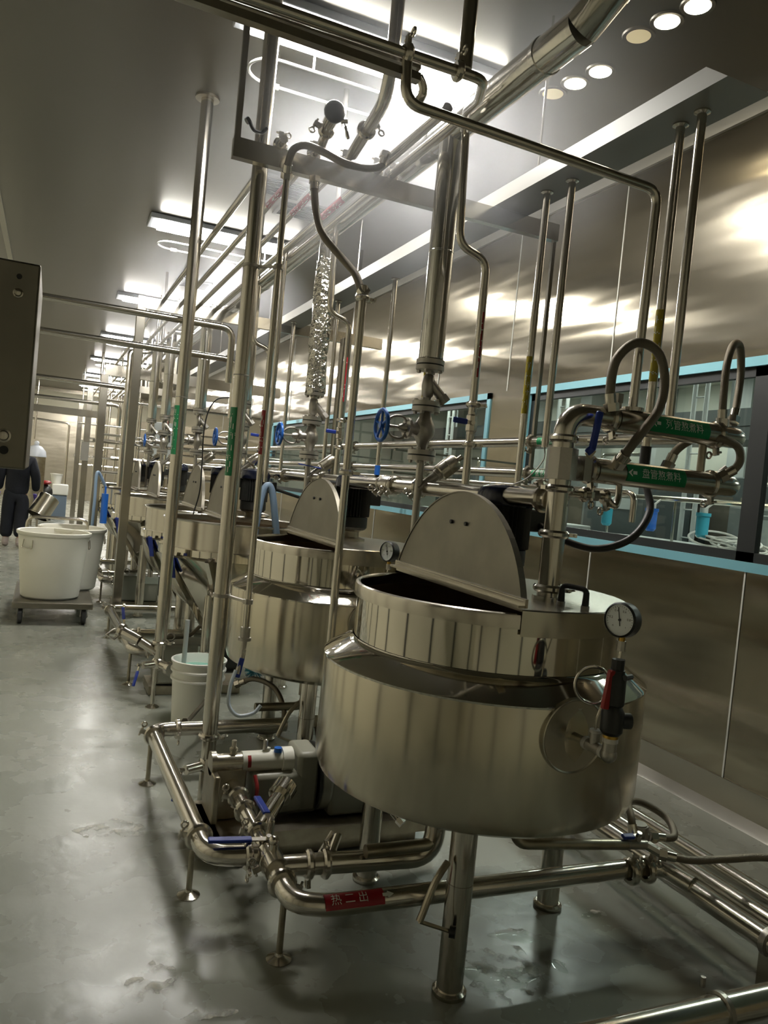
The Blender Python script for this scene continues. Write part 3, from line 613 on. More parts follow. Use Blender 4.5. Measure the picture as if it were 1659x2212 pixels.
# two long labelled pipes fed by the exchanger tubes, running along the window side
for z, y0, lab, txt, ly in ((1.798, 2.06, 'upper of two long horizontal pipes with green label along the window', '列管熬煮料', 3.10), (1.636, 2.06, 'lower of two long horizontal pipes with green label along the window', '盘管熬煮料', 3.12)):
    b = B(); b.tube([(2.25, y0, z), (2.25, 13, z)], .0255, 0, 20)
    o = top('long_pipe', b, 'steel', lab, 'pipe', 'long labelled pipes along the window', org=(2.25, y0, z))
    for y in (3.32, 4.5, 5.8): clamp(o, (2.25, y, z), (0, 1, 0), .0255, (-.3, 0, -1))
    for y in (5.0, 7.1, 9.0, 11.0):
        q = B(); q.b2((2.24, y - .012, z - .04), (XR - .014, y + .012, z - .026)); part('wall_bracket', q, 'beam', o)
    pipe_label(o, (2.25, ly, z), (0, -1, 0), (-1, -.45, .0), .0255, .29, .75, 'greenlabel', txt, 1, tsize=.036)
for i, (x, z, y0) in enumerate(((2.40, 1.575, 2.7), (2.42, 1.525, 3.3))):
    o = pipe('thin_pipe', ['thin horizontal pipe just below the labelled window pipes', 'thinner lowest pipe along the window bottom'][i], [(x, y0, z - .13), (x, y0, z), (x, 13, z)], .0145, .05, 'steel')
    for y in (4.9, 7.0, 9.1):
        q = B(); q.b2((x - .012, y - .01, z - .026), (XR - .014, y + .01, z - .014)); part('wall_bracket', q, 'beam', o)
# ============================================================ STEAM DROPS (one per kettle)
def steam_drop(x, y, label, foil=False):
    t = thing('steam_drop', label, 'steam valve pipe', (x, y, 2.98), 'steam drops with blue handwheels')
    b = B(); b.lathe([(.0, 2.97), (.053, 2.97), (.053, 2.055), (.045, 2.05), (0, 2.05)], (x, y, 0), (0, 0, 1), 32); b.lathe([(.053, 2.5), (.0545, 2.502), (.0545, 2.506), (.053, 2.508)], (x, y, 0), (0, 0, 1), 32)
    if abs(x - 1.452) > .03: b.cyl((x, y, 2.985), (1.452, y, 3.0), .03)
    part('insulated_sleeve', b, 'cladding', t, 'wide shiny sleeve')
    if foil:
        rr = random.Random(3); rings = []
        for i in range(9):
            z = 2.02 + .10 * i; rings.append([V((x + (.056 + rr.uniform(-.006, .012)) * math.cos(2 * PI * k / 20), y + (.056 + rr.uniform(-.006, .012)) * math.sin(2 * PI * k / 20), z + rr.uniform(-.02, .02))) for k in range(20)])
        b = B(); b.rings(rings); part('foil_wrap', b, 'foil', t, 'crumpled foil wrap', sharp=10)
    b = B(); b.cyl((x, y, 2.05), (x, y, 1.20), .0165); part('steam_pipe', b, 'cast', t)
    flange(t, (x, y, 2.028), (0, 0, 1), .060)
    b = B(); b.lathe([(.016, 1.99), (.024, 1.98), (.028, 1.94), (.024, 1.90), (.016, 1.89)], (x, y, 0), (0, 0, 1), 18); b.cyl((x, y, 1.965), (x + .062, y - .02, 1.895), .021); b.cyl((x + .056, y - .018, 1.902), (x + .078, y - .026, 1.877), .026, seg=6); part('strainer', b, 'cast', t)
    flange(t, (x, y, 1.853), (0, 0, 1), .060); flange(t, (x, y, 1.645), (0, 0, 1), .060)
    vz = 1.752; b = B(); b.lathe([(.018, 1.83), (.024, 1.82), (.03, 1.80), (.044, 1.775), (.047, vz), (.044, 1.73), (.03, 1.705), (.022, 1.685), (.018, 1.67)], (x, y, 0), (0, 0, 1), 24)
    b.cyl((x, y, vz), (x - .075, y, vz), .034, .028); b.lathe([(0, .072), (.045, .072), (.045, .085), (.02, .087), (.02, .10), (.012, .12), (0, .12)], (x, y, vz), (-1, 0, 0), 20)
    vb = part('valve_body', b, 'cast', t)
    b = B(); b.cyl((x - .08, y, vz), (x - .205, y, vz), .007, seg=10)
    for s in (-1, 1): b.tube(fillet([(x - .082, y, vz + s * .02), (x - .10, y, vz + s * .048), (x - .15, y, vz + s * .045), (x - .178, y, vz + s * .012)], .03), .006, seg=8)
    b.cyl((x - .172, y, vz), (x - .19, y, vz), .016, seg=14); part('yoke', b, 'cast', vb)
    b = B(); c = V((x - .197, y, vz)); b.torus(c, (1, 0, 0), .064, .0085, 36, 10); b.cyl(c - V((.009, 0, 0)), c + V((.009, 0, 0)), .014, seg=14)
    for i in range(5):
        a = 2 * PI * i / 5 + .3; d = V((0, math.cos(a), math.sin(a))); b.tube([c + d * .01, c + d * .06], .0055, seg=8)
    part('handwheel', b, 'wheelblue', vb, 'blue handwheel'); 
    # angle seat valve with inclined steel actuator
    a0 = V((x, y, 1.50)); d = V((.75, -.12, .66)).normalized(); b = B(); b.cyl(a0, a0 + d * .10, .02); b.cyl(a0 + d * .10, a0 + d * .115, .026); ac = part('angle_valve', b, 'cast', t)
    b = B(); b.lathe([(0, .115), (.034, .115), (.038, .12), (.038, .16), (.0395, .161), (.0395, .165), (.038, .166), (.038, .20), (.03, .212), (.012, .215), (.012, .24), (0, .242)], a0, d, 26); part('actuator', b, 'satin', ac, 'steel cylinder actuator')
    b = B(); b.bar((x - .07, y - .03, 1.585), (x + .13, y - .03, 1.565), .016, .006); 
    if foil: part('long_lever', b, 'blue', t, 'long blue lever')
    else: b.b.free()
    return t
steam_drop(1.448, 2.95, 'nearest wide shiny steam pipe with blue handwheel valve behind the near kettle lid')
steam_drop(1.448, 4.50, 'steam pipe wrapped in crumpled foil with blue handwheel', True)
steam_drop(1.35, 5.95, 'steam pipe with blue handwheel just left of the tall round pipe with green label')
steam_drop(1.25, 7.3, 'steam pipe with handwheel left of the thin black dangling cable')
steam_drop(1.15, 8.9, 'far steam pipe beside the square grey post, right one')
steam_drop(1.12, 9.9, 'far steam pipe beside the square grey post, left one')
# main
MX, MZ = 1.452, 3.02
b = B(); b.tube([(MX, 14, MZ), (MX, 2.28, MZ), (MX + .02, 2.13, MZ + .02)], .062, 0, 26); b.tube([(MX + .02, 2.13, MZ + .02), (MX + .045, 2.02, MZ + .09), (MX + .06, 1.98, MZ + .17)], [.0625, .062, .060], seg=26)
for y in (2.30, 3.1, 4.6, 6.1): b.lathe([(.062, -.012), (.066, -.01), (.066, .01), (.062, .012)], (MX, y, MZ), (0, 1, 0), 26)
top('steam_main', b, 'cladding', 'fat shiny steam duct overhead with an elbow end pointing up', 'duct', org=(MX, 2.3, MZ))
# condensate pipes with a jog and a blue levered valve, one per drop
def jog_pipe(x, y, label, red=True):
    o = pipe('jog_pipe', label, [(x, y, 2.90 if y < 3 else ZC), (x + .02, y, 2.475), (x + .15, y, 2.435), (x + .155, y, 1.42)], .0165, .05, 'steel', 'pipe', 'offset pipes beside the steam drops')
    xx = x + .155
    if red: pipe_label(o, (xx, y, 2.10), (0, 0, -1), (-.8, -.6, 0), .0165, .26, .9, 'redlabel', None, seed=int(y * 10))
    clamp(o, (xx, y, 1.86), (0, 0, 1), .0165, (.9, -.4, 0)); clamp(o, (xx, y, 1.70), (0, 0, 1), .0165, (.9, -.4, 0))
    ball_valve(o, (xx, y, 1.785), (0, 0, 1), .015, (-.9, .1, .05), (-.35, -.94, 0), .085)
jog_pipe(1.39, 2.72, 'offset pipe with red label and blue valve, right of the nearest steam pipe')
jog_pipe(1.40, 4.28, 'offset pipe with red label and blue valve, beside the foil wrapped pipe')
jog_pipe(1.30, 5.7, 'offset pipe bending behind the tall pipe with green label', False)
jog_pipe(1.10, 9.4, 'far offset pipe between the two far steam pipes')
jog_pipe(1.15, 13.0, 'farthest offset pipe, above the grey cabinet', False)
for x, y, lab in ((1.50, 3.08, 'straight thin pipe with yellow label, right behind the nearest steam pipe'), (1.49, 4.65, 'straight thin pipe with yellow label behind the thin pipe over the transfer pipe')):
    o = pipe('thin_pipe', lab, [(x, y, 1.62), (x, y, 2.97)], .014, 0, 'steel'); pipe_label(o, (x, y, 1.98), (0, 0, -1), (-.8, -.6, 0), .014, .24, .9, 'yellowlabel', None, seed=int(y * 7))

# ============================================================ FRAMES AND RACK
def crossbeam(label, y, x0, x1, z, h=.10, d=.05, rods=()):
    b = B(); b.b2((x0, y - d, z), (x1, y, z + h)); o = top('crossbeam', b, 'beam', label, 'beam', 'overhead crossbeams', smooth=False)
    for x, z1, w in rods:
        b = B(); b.b2((x - w / 2, y - d * .5 - w / 2, min(z + .01, z1)), (x + w / 2, y - d * .5 + w / 2, max(z + h - .01, z1))); part('hanger', b, 'beam', o, smooth=False)
    return o
crossbeam('big flat crossbeam with tall hanger at its left end, over the kettles', 3.33, .607, 2.262, 2.813, .083, .04, ((.622, ZC, .024), (2.25, 1.60, .018)))
crossbeam('second crossbeam behind the steam pipes, over the square grey post', 7.06, .60, 2.9, 2.83, .10, .05, ((1.6, ZC, .03), (2.6, ZC, .03)))
crossbeam('third, far crossbeam with gusset on a square post', 11.0, .60, 3.0, 2.62, .14, .06, ((1.5, ZC, .03), (2.5, ZC, .03)))
crossbeam('fourth crossbeam, the farthest one', 14.6, .5, 3.0, 2.75, .12, .06, ((1.5, ZC, .03), (2.5, ZC, .03)))
def sqpost(label, x, y, h, w=.055):
    t = thing('square_post', label, 'post', (x, y, 0), 'square grey posts'); b = B(); b.b2((x - w / 2, y - w / 2, .006), (x + w / 2, y + w / 2, h)); part('tube', b, 'beam', t, smooth=False, bev=.004)
    b = B(); b.b2((x - w, y - w, 0), (x + w, y + w, .008)); part('base_plate', b, 'beam', t, smooth=False)
sqpost('square grey post nearest of the row, standing by the white bins', .633, 7.03, 2.83, .075)
sqpost('square grey post with gusset, second of the left row', .60, 10.97, 2.62, .10)
sqpost('square grey post, third of the left row', .58, 14.57, 2.75, .10)
sqpost('square grey post, fourth of the left row, at the far end', .56, 18.2, 2.75, .10)
sqpost('square grey post behind the foil wrapped pipe, by the window wall', 2.02, 5.62, 2.60, .07)
RZ = 2.918
for i, (x, y0, y1, r, lab, red) in enumerate(((.808, 3.25, 20, .0175, 'leftmost overhead rack pipe running to the far end', 0), (.960, 3.21, 20, .0175, 'overhead rack pipe with red label, second from the left', 3.90), (1.102, 3.21, 20, .0175, 'overhead rack pipe with red label, third from the left', 3.93), (1.254, 2.62, 20, .021, 'overhead rack pipe with red label, fourth from the left, reaching closest', 3.87), (1.333, 2.68, 18, .021, 'rightmost overhead rack pipe above the steam duct', 0))):
    o = pipe('rack_pipe', lab, [(x, y0, RZ), (x, y1, RZ)], r, 0, 'steel', 'pipe', 'overhead rack pipes')
    for y in (3.31, 7.04, 11): 
        if y > y0: clamp(o, (x, y, RZ), (0, 1, 0), r, (0, 0, 1))
    if red: pipe_label(o, (x, red, RZ), (0, -1, 0), (-.6, -.2, -.7), r, .33, .9, 'redlabel', None, seed=i + 30, n=4)
# hygienic valves and pipe bends above the crossbeam
b = B(); b.tube([(.960, 3.21, RZ), (.931, 3.02, 2.936)], .020); b.cyl((.931, 3.036, 2.936), (.927, 2.973, 2.944), .027); o = top('rack_valve', b, 'steel', 'valve with dark round cap above the crossbeam', 'valve'); clamp(o, (.939, 3.09, 2.93), (-.13, -1, .08), .020, (-.9, .2, .4))
b = B(); b.ball((.925, 2.953, 2.947), .044, (1, .75, 1)); part('round_cap', b, 'motor', o, 'dark round cap'); lever(o, (.966, 2.95, 2.92), (.3, -.1, -.9), (.9, -.3, .2), .07, 'steel', .013)
o = pipe('drop_pipe', 'fat vertical pipe dropping from the ceiling to a bend above the crossbeam', [(1.04, 2.676, ZC), (1.04, 2.676, 3.065), (1.064, 2.777, 2.955), (1.102, 3.21, 2.918)], .025, .065, 'steel'); clamp(o, (1.04, 2.676, 3.04), (0, 0, 1), .025, (.9, -.4, 0)); clamp(o, (1.081, 3.0, 2.936), (.1, 1, -.1), .025, (.8, 0, .5))
b = B(); b.tube(spline([(0.667,3.3,2.974), (0.677,3.29,2.947), (0.692,3.29,2.936), (0.722,3.3,2.942), (0.742,3.3,2.965)], 6), .008, seg=8); o = top('cable_hook', b, 'motor', 'small dark curved hook on the tall pipe above the crossbeam', 'hook'); b = B(); b.cyl((0.664,3.3,2.981), (0.653,3.3,2.97), .014, seg=8); part('hook_end', b, 'motor', o)
o = pipe('hanger_pipe', 'grey vertical hanger pipe right of the nearest lamp', [(1.028,2.06,2.739), (1.03,2.06,4.103)], .022, 0, 'beam', 'post')
# tall round pipes left of the kettles
def riser(label, x, y, z0, z1, r, green=None, name='riser_pipe'):
    o = pipe(name, label, [(x, y, z0), (x, y, z1)], r, 0, 'steel', 'pipe', None, seg=22, org=(x, y, z1))
    if z1 >= ZC:
        b = B(); b.lathe([(r, z1 - .012), (r + .035, z1 - .012), (r + .035, z1), (r, z1)], (x, y, 0), (0, 0, 1), 24); part('ceiling_flange', b, 'dirty', o)
    b = B(); b.lathe([(r, 1.92), (r + .0015, 1.921), (r + .0015, 1.925), (r, 1.926)], (x, y, 0), (0, 0, 1), 22); part('weld_ring', b, 'cast', o)
    if green: pipe_label(o, (x, y, green), (0, 0, -1), (-.86, -.5, 0), r, .30, .70, 'greenlabel', None, seed=int(x * 100), n=6)
    return o
r1 = riser('tall round pipe with ceiling flange, second from the left', .716, 4.86, .36, ZC, .037, 1.72)
r2 = riser('tallest thick round pipe with green label, left of the kettles', .745, 3.38, .30, ZC, .034, 1.63)
def base_valve(o, x, y, z, r):
    clamp(o, (x, y, z), (0, 0, 1), r, (.9, -.5, 0))
    b = B(); b.tube([(x, y, z - .01), (x, y, z - .10)], r * .85); b.ball((x, y, z - .13), r * 1.25); b.cyl((x, y, z - .13), (x - .10, y - .05, z - .13), r * .62); b.cyl((x, y, z - .13), (x + .06, y - .10, z - .14), r * .8); b.cyl((x + .05, y - .085, z - .14), (x + .065, y - .11, z - .142), r * 1.2)
    v = part('base_valve', b, 'steel', o); lever(v, (x - .12, y - .06, z - .125), (-.25, -.35, -.9), (-.9, -.4, .2), .13)
    b = B(); b.cyl((x - .02, y - .02, .012), (x - .02, y - .02, z - .15), .013, seg=12); b.lathe([(0, 0), (.042, 0), (.042, .004), (.012, .022), (0, .022)], (x - .02, y - .02, 0), (0, 0, 1), 20); part('stand_foot', b, 'steel', v)
base_valve(r2, .745, 3.38, .315, .034); base_valve(r1, .716, 4.86, .40, .037)
p3 = pipe('slim_pipe', 'slim upright pipe with red label clamped beside the thick pipe with green label', [(.838, 3.27, 2.79), (.838, 3.27, .80)], .0138, 0, 'steel'); pipe_label(p3, (.838, 3.27, 1.68), (0, 0, -1), (-.85, -.5, 0), .0138, .19, .9, 'redlabel', None, seed=77)
for z in (.95, 2.40):
    b = B(); b.bar((.765, 3.365, z), (.83, 3.275, z - .008), .016, .011); b.lathe([(.0138, -.010), (.021, -.010), (.021, .010), (.0138, .010)], (.838, 3.27, z - .008), (0, 0, 1), 16); b.lathe([(.034, -.007), (.039, -.007), (.039, .007), (.034, .007)], (.745, 3.38, z), (0, 0, 1), 20); part('pipe_clip', b, 'cast', p3)
b = B(); b.cyl((.838, 3.27, .83), (.838, 3.27, .785), .021, seg=14); b.lathe([(.015, .785), (.028, .785), (.028, .772), (.015, .772)], (.838, 3.27, 0), (0, 0, 1), 18); b.tube([(.838, 3.27, .775), (.832, 3.262, .69), (.812, 3.247, .63)], .012); part('hose_cock', b, 'cast', p3)
lever(p3, (.837, 3.258, .73), (-.2, -.12, -.97), (-.3, -.95, 0), .118)
pipe('slim_pipe', 'thinnest upright pipe between the red labelled pipe and the blue handwheel', [(1.30, 4.92, 3.0), (1.30, 4.92, 1.45)], .015, 0, 'steel')
o = pipe('slim_pipe', 'slim upright pipe passing in front of the second kettle to the near kettle shoulder', [(1.115, 2.95, 2.30), (1.115, 2.95, .40)], .0165, 0, 'steel'); clamp(o, (1.115, 2.95, 1.54), (0, 0, 1), .0165, (.8, -.3, .2)); clamp(o, (1.115, 2.95, 2.25), (0, 0, 1), .0165)
hose('braided_hose', 'long braided hose hanging from the crossbeam down to the slim pipe', [(0.965,3.28,2.797), (0.968,3.27,2.731), (0.975,3.24,2.644), (0.992,3.18,2.543), (1.053,3.1,2.443), (1.099,3.02,2.359), (1.114,2.97,2.28), (1.115, 2.95, 2.28)], .0165)
hose('braided_hose', 'braided hose arching over the crossbeam from the slim red labelled pipe', [(.838, 3.27, 2.78), (0.833,3.24,2.826), (0.845,3.22,2.876), (0.888,3.2,2.897), (0.956,3.15,2.868), (1.035,3.1,2.825), (1.129,3.1,2.829), (1.195,3.1,2.854), (1.213,3.1,2.903)], .016)
# bracket arm that carries cable on the far pipe, with dangling black cable
hose('black_cable', 'thin black cable dangling between the two tall round pipes', [(1.174,5.6,2.034), (1.076,5.6,2.007), (1.018,5.6,1.907), (1,5.6,1.738), (1.007,5.6,1.539), (1.008,5.6,1.338), (0.977,5.6,1.168)], .005, 'hose', 'cable', False)
# thin horizontal pipes from the left to the tall pipes
for y, z, x1, dz, lab in ((5.0, 2.415, 1.02, -.35, 'upper horizontal pipe crossing from the left to the tall pipes'), (5.3, 2.26, 1.12, -.4, 'second horizontal pipe crossing from the left, below the upper one'), (9.6, 2.36, .75, 0, 'third thin horizontal pipe, far left behind the cabinet'), (12.0, 2.30, .9, -.3, 'fourth thin horizontal pipe, far left')):
    pipe('crossing_pipe', lab, [(XL, y, z), (x1, y, z)] + ([(x1, y, z + dz)] if dz else []), .0215 if y < 6 else .028, .08, 'steel', 'pipe', 'horizontal pipes crossing the aisle')
b = B(); b.b2((XL, 12.3, 2.10), (.62, 12.4, 2.2)); top('crossbeam', b, 'beam', 'pale grey flat beam crossing the far aisle on the left', 'beam', 'overhead crossbeams', smooth=False)
# ============================================================ FLOOR PIPEWORK
def stand(parent, x, y, z1, r=.0105, name='stand_leg'):
    b = B(); b.cyl((x, y, .012), (x, y, z1), r, seg=12); s = part(name, b, 'dirty', parent)
    b = B(); b.lathe([(0, 0), (.040, 0), (.040, .004), (.014, .016), (.012, .024), (0, .024)], (x, y, 0), (0, 0, 1), 22); part('stand_foot', b, 'steel', s)
FZ = .245
fl = pipe('floor_pipe', 'low floor pipe running along the aisle edge beside the pump, elbows at both ends', [(1.20, 3.70, FZ), (.54, 3.70, FZ), (.572, 2.46, FZ - .01), (.76, 2.43, FZ - .01)], .034, .085, 'steel', seg=20,
          clamps=(((.542, 3.62, FZ), (0, 1, 0), (-1, 0, .4)), ((.66, 3.70, FZ), (1, 0, 0), (0, -1, -.3)), ((.569, 2.60, FZ - .01), (0, 1, 0), (-1, 0, .3)), ((.70, 2.44, FZ - .01), (1, 0, 0), (0, -1, -1))))
stand(fl, .536, 3.66, FZ - .03); stand(fl, .562, 2.655, FZ - .03); stand(fl, .82, 3.60, FZ)
fp = pipe('floor_pipe', 'front floor pipe with red label crossing before the near kettle leg', [(.765, 2.36, FZ - .01), (.765, 2.145, FZ - .015), (0.854,2.105,0.225), (2.064,2.073,0.225)], .033, .085, 'steel', seg=20,
          clamps=(((.765, 2.245, FZ - .012), (0, 1, 0), (1, -.2, -.4)), ((1.99, 2.055, .225), (1, 0, 0), (0, -.3, 1))))
stand(fp, .769, 2.225, FZ - .03)
pipe_label(fp, (0.945,2.1,0.225), (1, -.03, 0), (-.1, -.6, .8), .033, .19, .8, 'redlabel', '热 二 出', 1, tsize=.034)
# valve train from the pump to the front pipe
vt = pipe('valve_train', 'short pipe with two blue lever valves between pump and front floor pipe', [(.765, 2.98, .25), (.765, 2.36, FZ - .008)], .030, 0, 'steel', seg=20, clamps=(((.765, 2.86, .25), (0, 1, 0), (-1, 0, .2)), ((.765, 2.74, .248), (0, 1, 0), (.7, 0, -.7)), ((.765, 2.56, .245), (0, 1, 0), (-1, 0, .3)), ((.765, 2.37, .24), (0, 1, 0), (-1, 0, -.4))))
b = B(); b.tube([(.78, 2.60, .25), (.86, 2.70, .285), (.905, 2.755, .305)], .030); b.tube([(.89, 2.738, .298), (.925, 2.78, .315)], .046, seg=24); part('strainer_branch', b, 'mirror', vt)
b = B(); b.tube([(.765, 2.42, .243), (.765, 2.30, .243)], [.041, .041], seg=20); b.cyl((.765, 2.37, .25), (.765, 2.37, .31), .016); b.ball((.765, 2.37, .31), .018); part('valve_body', b, 'steel', vt)
b = B(); b.cyl((.79, 2.50, .25), (.79, 2.50, .315), .014, seg=12); n1 = part('valve_stem', b, 'steel', vt); lever(n1, (.79, 2.50, .318), (-.12, .9, .18), (.2, -.2, 1), .14, w=.028)
b = B(); b.cyl((.75, 2.44, .25), (.75, 2.44, .285), .014, seg=12); n2 = part('valve_stem', b, 'steel', vt); lever(n2, (.765, 2.43, .288), (-1, .1, .03), (0, -.25, 1), .20, w=.024)
sp = pipe('suction_pipe', 'short thick pipe from the valve train to under the near kettle', [(.79, 2.33, .243), (1.30, 2.27, .25), (1.305, 2.255, .44)], .035, .08, 'steel', seg=20, clamps=(((.875, 2.32, .244), (1, -.1, 0), (0, -.3, -1)), ((.93, 2.313, .245), (1, -.1, 0), (0, .2, 1))))
b = B(); b.tube([(.91, 2.33, .25), (.985, 2.40, .30), (.985, 2.36, .31), (.955, 2.33, .27)], .014, seg=10); part('bypass_tube', b, 'steel', sp)
dp = pipe('drain_pipe', 'dark drain pipe under the near kettle ending in a small valve', [(1.46, 2.04, .50), (1.46, 2.02, .395), (1.90, 1.995, .36)], .018, .05, 'dirty')
b = B(); b.cyl((1.90, 1.995, .36), (1.98, 1.985, .355), .016); b.cyl((1.945, 1.99, .36), (1.945, 1.99, .385), .010); b.cyl((1.98, 1.985, .355), (2.02, 1.95, .335), .017, seg=8); cv = part('drain_valve', b, 'cast', dp); lever(cv, (1.945, 1.99, .388), (-1, .1, 0), (0, -.3, 1), .065)
b = B(); b.cyl((2.0, 2.05, .33), (2.0, 2.05, .395), .034, seg=8); b.cyl((2.0, 2.05, .395), (2.0, 2.05, .40), .028, seg=16); b.cyl((1.97, 2.04, .345), (2.05, 2.06, .345), .015); part('trap_body', b, 'cast', dp, 'squat steam trap')
hose('braided_hose', 'short braided hose loop beside the drain valve of the near kettle', [(1.965, 2.03, .36), (1.97, 2.06, .42), (2.02, 2.13, .44), (2.13, 2.17, .41), (2.20, 2.12, .37), (2.16, 2.04, .34), (2.07, 2.05, .345)], .0135)
hose('braided_hose', 'braided hose trailing off the right edge from the drain valve', [(2.02, 1.95, .335), (2.10, 1.90, .33), (2.22, 1.86, .34), (2.35, 1.80, .36), (2.46, 1.70, .36), (2.6, 1.5, .3)], .0135)
for i, (px, lab) in enumerate((((2.165, 0), 'nearest of three low pipes running to the lower right corner'), ((2.27, 0), 'middle of three low pipes running to the lower right corner'), ((2.40, 0), 'farthest of three low pipes, closest to the steel wall'))):
    x = px[0]; o = pipe('low_pipe', lab, [(x, 1.0, .20), (x, 5.2, .20)], (.037, .034, .030)[i], 0, 'steel', 'pipe', 'low pipes on the right', seg=20)
    for y in (1.62, 2.9): 
        b = B(); b.lathe([(.036, -.012), (.045, -.010), (.045, .010), (.036, .012)], (x, y, .2), (0, 1, 0), 20); c = part('pipe_ring', b, 'cast', o); stand(c, x, y + .02, .17) if False else None
        b = B(); b.b2((x - .02, y - .02, .004), (x + .02, y + .02, .17)); b.b2((x - .05, y - .04, 0), (x + .05, y + .04, .006)); part('pipe_rest', b, 'beam', o)
b = B(); b.tube([(2.06,2.074,0.225), (2.13, 2.05, .225), (2.16, 1.93, .215)], .034, .06, 18); o = top('pipe_elbow', b, 'steel', 'elbow joining the front floor pipe to the low right pipes', 'pipe'); clamp(o, (2.06, 2.052, .225), (1, 0, 0), .034, (0, -.4, 1))
o = pipe('low_pipe', 'bottom right corner pipe crossing in front with a clamp ring', [(.95, 1.434, .2), (2.6, 1.40, .2)], .041, 0, 'steel', seg=22)
b = B(); b.lathe([(.041, -.009), (.048, -.007), (.048, .007), (.041, .009)], (1.735, 1.418, .2), (1, 0, 0), 24); b.cyl((1.72, 1.47, .235), (1.72, 1.47, .262), .007, seg=8); c = part('pipe_ring', b, 'cast', o)
for x in (1.5, 2.45):
    b = B(); b.b2((x - .02, 1.40, .004), (x + .02, 1.44, .17)); b.b2((x - .05, 1.37, 0), (x + .05, 1.47, .006)); part('pipe_rest', b, 'beam', o)
# ============================================================ PUMP
pt = thing('pump', 'olive grey pump with white cylinder on a steel base, behind the blue levers', 'pump', (.9, 3.0, 0))
b = B(); b.b2((.66, 2.83, .055), (1.62, 3.17, .115)); b.poly([(.60, 2.86, .115), (.70, 2.83, .115), (.70, 2.83, .03), (.64, 2.86, .03)], (0, .3, 0)); b.b2((.72, 2.86, .004), (1.55, 3.14, .058)); part('base_frame', b, 'dirty', pt, smooth=False)
PZ = .338
b = B(); b.cyl((.69, 3.0, PZ), (.80, 3.0, PZ), .036, seg=28); b.cyl((.675, 3.0, PZ), (.695, 3.0, PZ), .047, seg=28); b.cyl((.765, 3.0, PZ + .03), (.765, 3.0, PZ + .06), .013); b.cyl((.765, 3.0, PZ + .06), (.765, 3.0, PZ + .088), .010); b.cyl((.765, 3.0, PZ + .048), (.765, 3.0, PZ + .056), .017, seg=14); part('pump_head', b, 'satin', pt)
b = B(); b.b2((.675, 2.90, .13), (.70, 3.10, PZ - .02)); b.b2((.69, 2.97, .115), (.82, 3.06, PZ - .02)); part('pump_plate', b, 'dirty', pt, bev=.006)
b = B(); b.cyl((.80, 3.0, PZ), (.985, 3.0, PZ), .0405, seg=28); b.cyl((.965, 3.0, PZ), (1.01, 3.0, PZ), .050, seg=28); b.cyl((.905, 3.0, PZ + .036), (.905, 3.0, PZ + .052), .012); wc = part('white_cylinder', b, 'bin', pt, 'milky white cylinder')
b = B(); b.cyl((.895, 3.0, PZ + .045), (.895, 3.0, PZ + .078), .010, .009); b.ball((.895, 3.0, PZ + .078), .010); part('grease_nipple', b, 'cast', wc)
b = B(); b.cyl((.945, 2.985, PZ + .037), (.945, 2.985, PZ + .055), .0165, seg=16); part('blue_cap', b, 'wheelblue', wc, 'blue cap')
b = B(); b.lathe([(.0412, -.007), (.0412, .007)], (.825, 3.0, PZ), (1, 0, 0), 12, -.9, .3); part('red_tag', b, 'red', wc, 'red tag')
b = B(); b.b2((.84, 2.93, .13), (1.08, 3.12, PZ - .035)); b.b2((1.02, 2.93, .13), (1.12, 3.11, PZ + .045)); part('gearbox', b, 'pumppaint', pt, bev=.02)
b = B(); b.cyl((1.11, 3.02, .25), (1.17, 3.02, .25), .135, seg=36); b.b2((1.16, 2.90, .12), (1.40, 3.14, .385)); part('motor_guard', b, 'pumppaint', pt, bev=.015)
b = B(); b.cyl((1.11, 3.02, .255), (1.118, 3.02, .255), .140, seg=36); part('rubber_band', b, 'gasket', pt)
b = B(); b.b2((1.42, 2.90, .125), (1.60, 3.12, .34)); b.cyl((1.50, 3.0, .34), (1.50, 3.0, .37), .012); b.torus((1.50, 3.0, .385), (0, 1, 0), .018, .005); part('motor', b, 'pumppaint', pt, bev=.01)
b = B(); b.b2((1.17, 2.93, .386), (1.24, 3.0, .3875)); part('warning_sticker', b, 'yellowlabel', pt, 'yellow sticker')
b = B(); b.tube(spline([(.845, 2.94, .30), (.85, 2.91, .26), (.845, 2.905, .20), (.83, 2.91, .15)], 5), .008, seg=8); part('red_hose', b, 'red', pt, 'red hose')
hose('braided_hose', 'braided hose arching between the white bucket and second kettle', [(1.02, 4.05, .36), (1.10, 4.0, .40), (1.19, 3.9, .37), (1.22, 3.80, .26), (1.15, 3.74, .20), (1.02, 3.72, .22), (.93, 3.70, .235)], .014)
hose('clear_tube', 'pale blue clear tube curling below the blue lever of the slim pipe', [(.80, 3.226, .652), (.777, 3.203, .589), (.773, 3.18, .515), (.809, 3.16, .475), (.871, 3.15, .485), (.903, 3.15, .519)], .008, 'grease', 'hose', False)
hose('braided_hose', 'sagging hose under the second kettle beside the pump', [(1.30, 3.55, .32), (1.31, 3.45, .20), (1.36, 3.38, .14), (1.42, 3.40, .15), (1.45, 3.5, .22), (1.45, 3.56, .40)], .012)
hose('braided_hose', 'thin braided hose between the bucket and the base of the thick pipe', [(.70, 3.75, .26), (.72, 3.86, .20), (.77, 4.0, .19), (.84, 4.12, .21), (.90, 4.22, .23)], .011)
hose('braided_hose', 'hose hanging behind the near kettle front leg', [(1.27, 2.75, .50), (1.28, 2.72, .38), (1.30, 2.66, .27), (1.34, 2.60, .22)], .011)
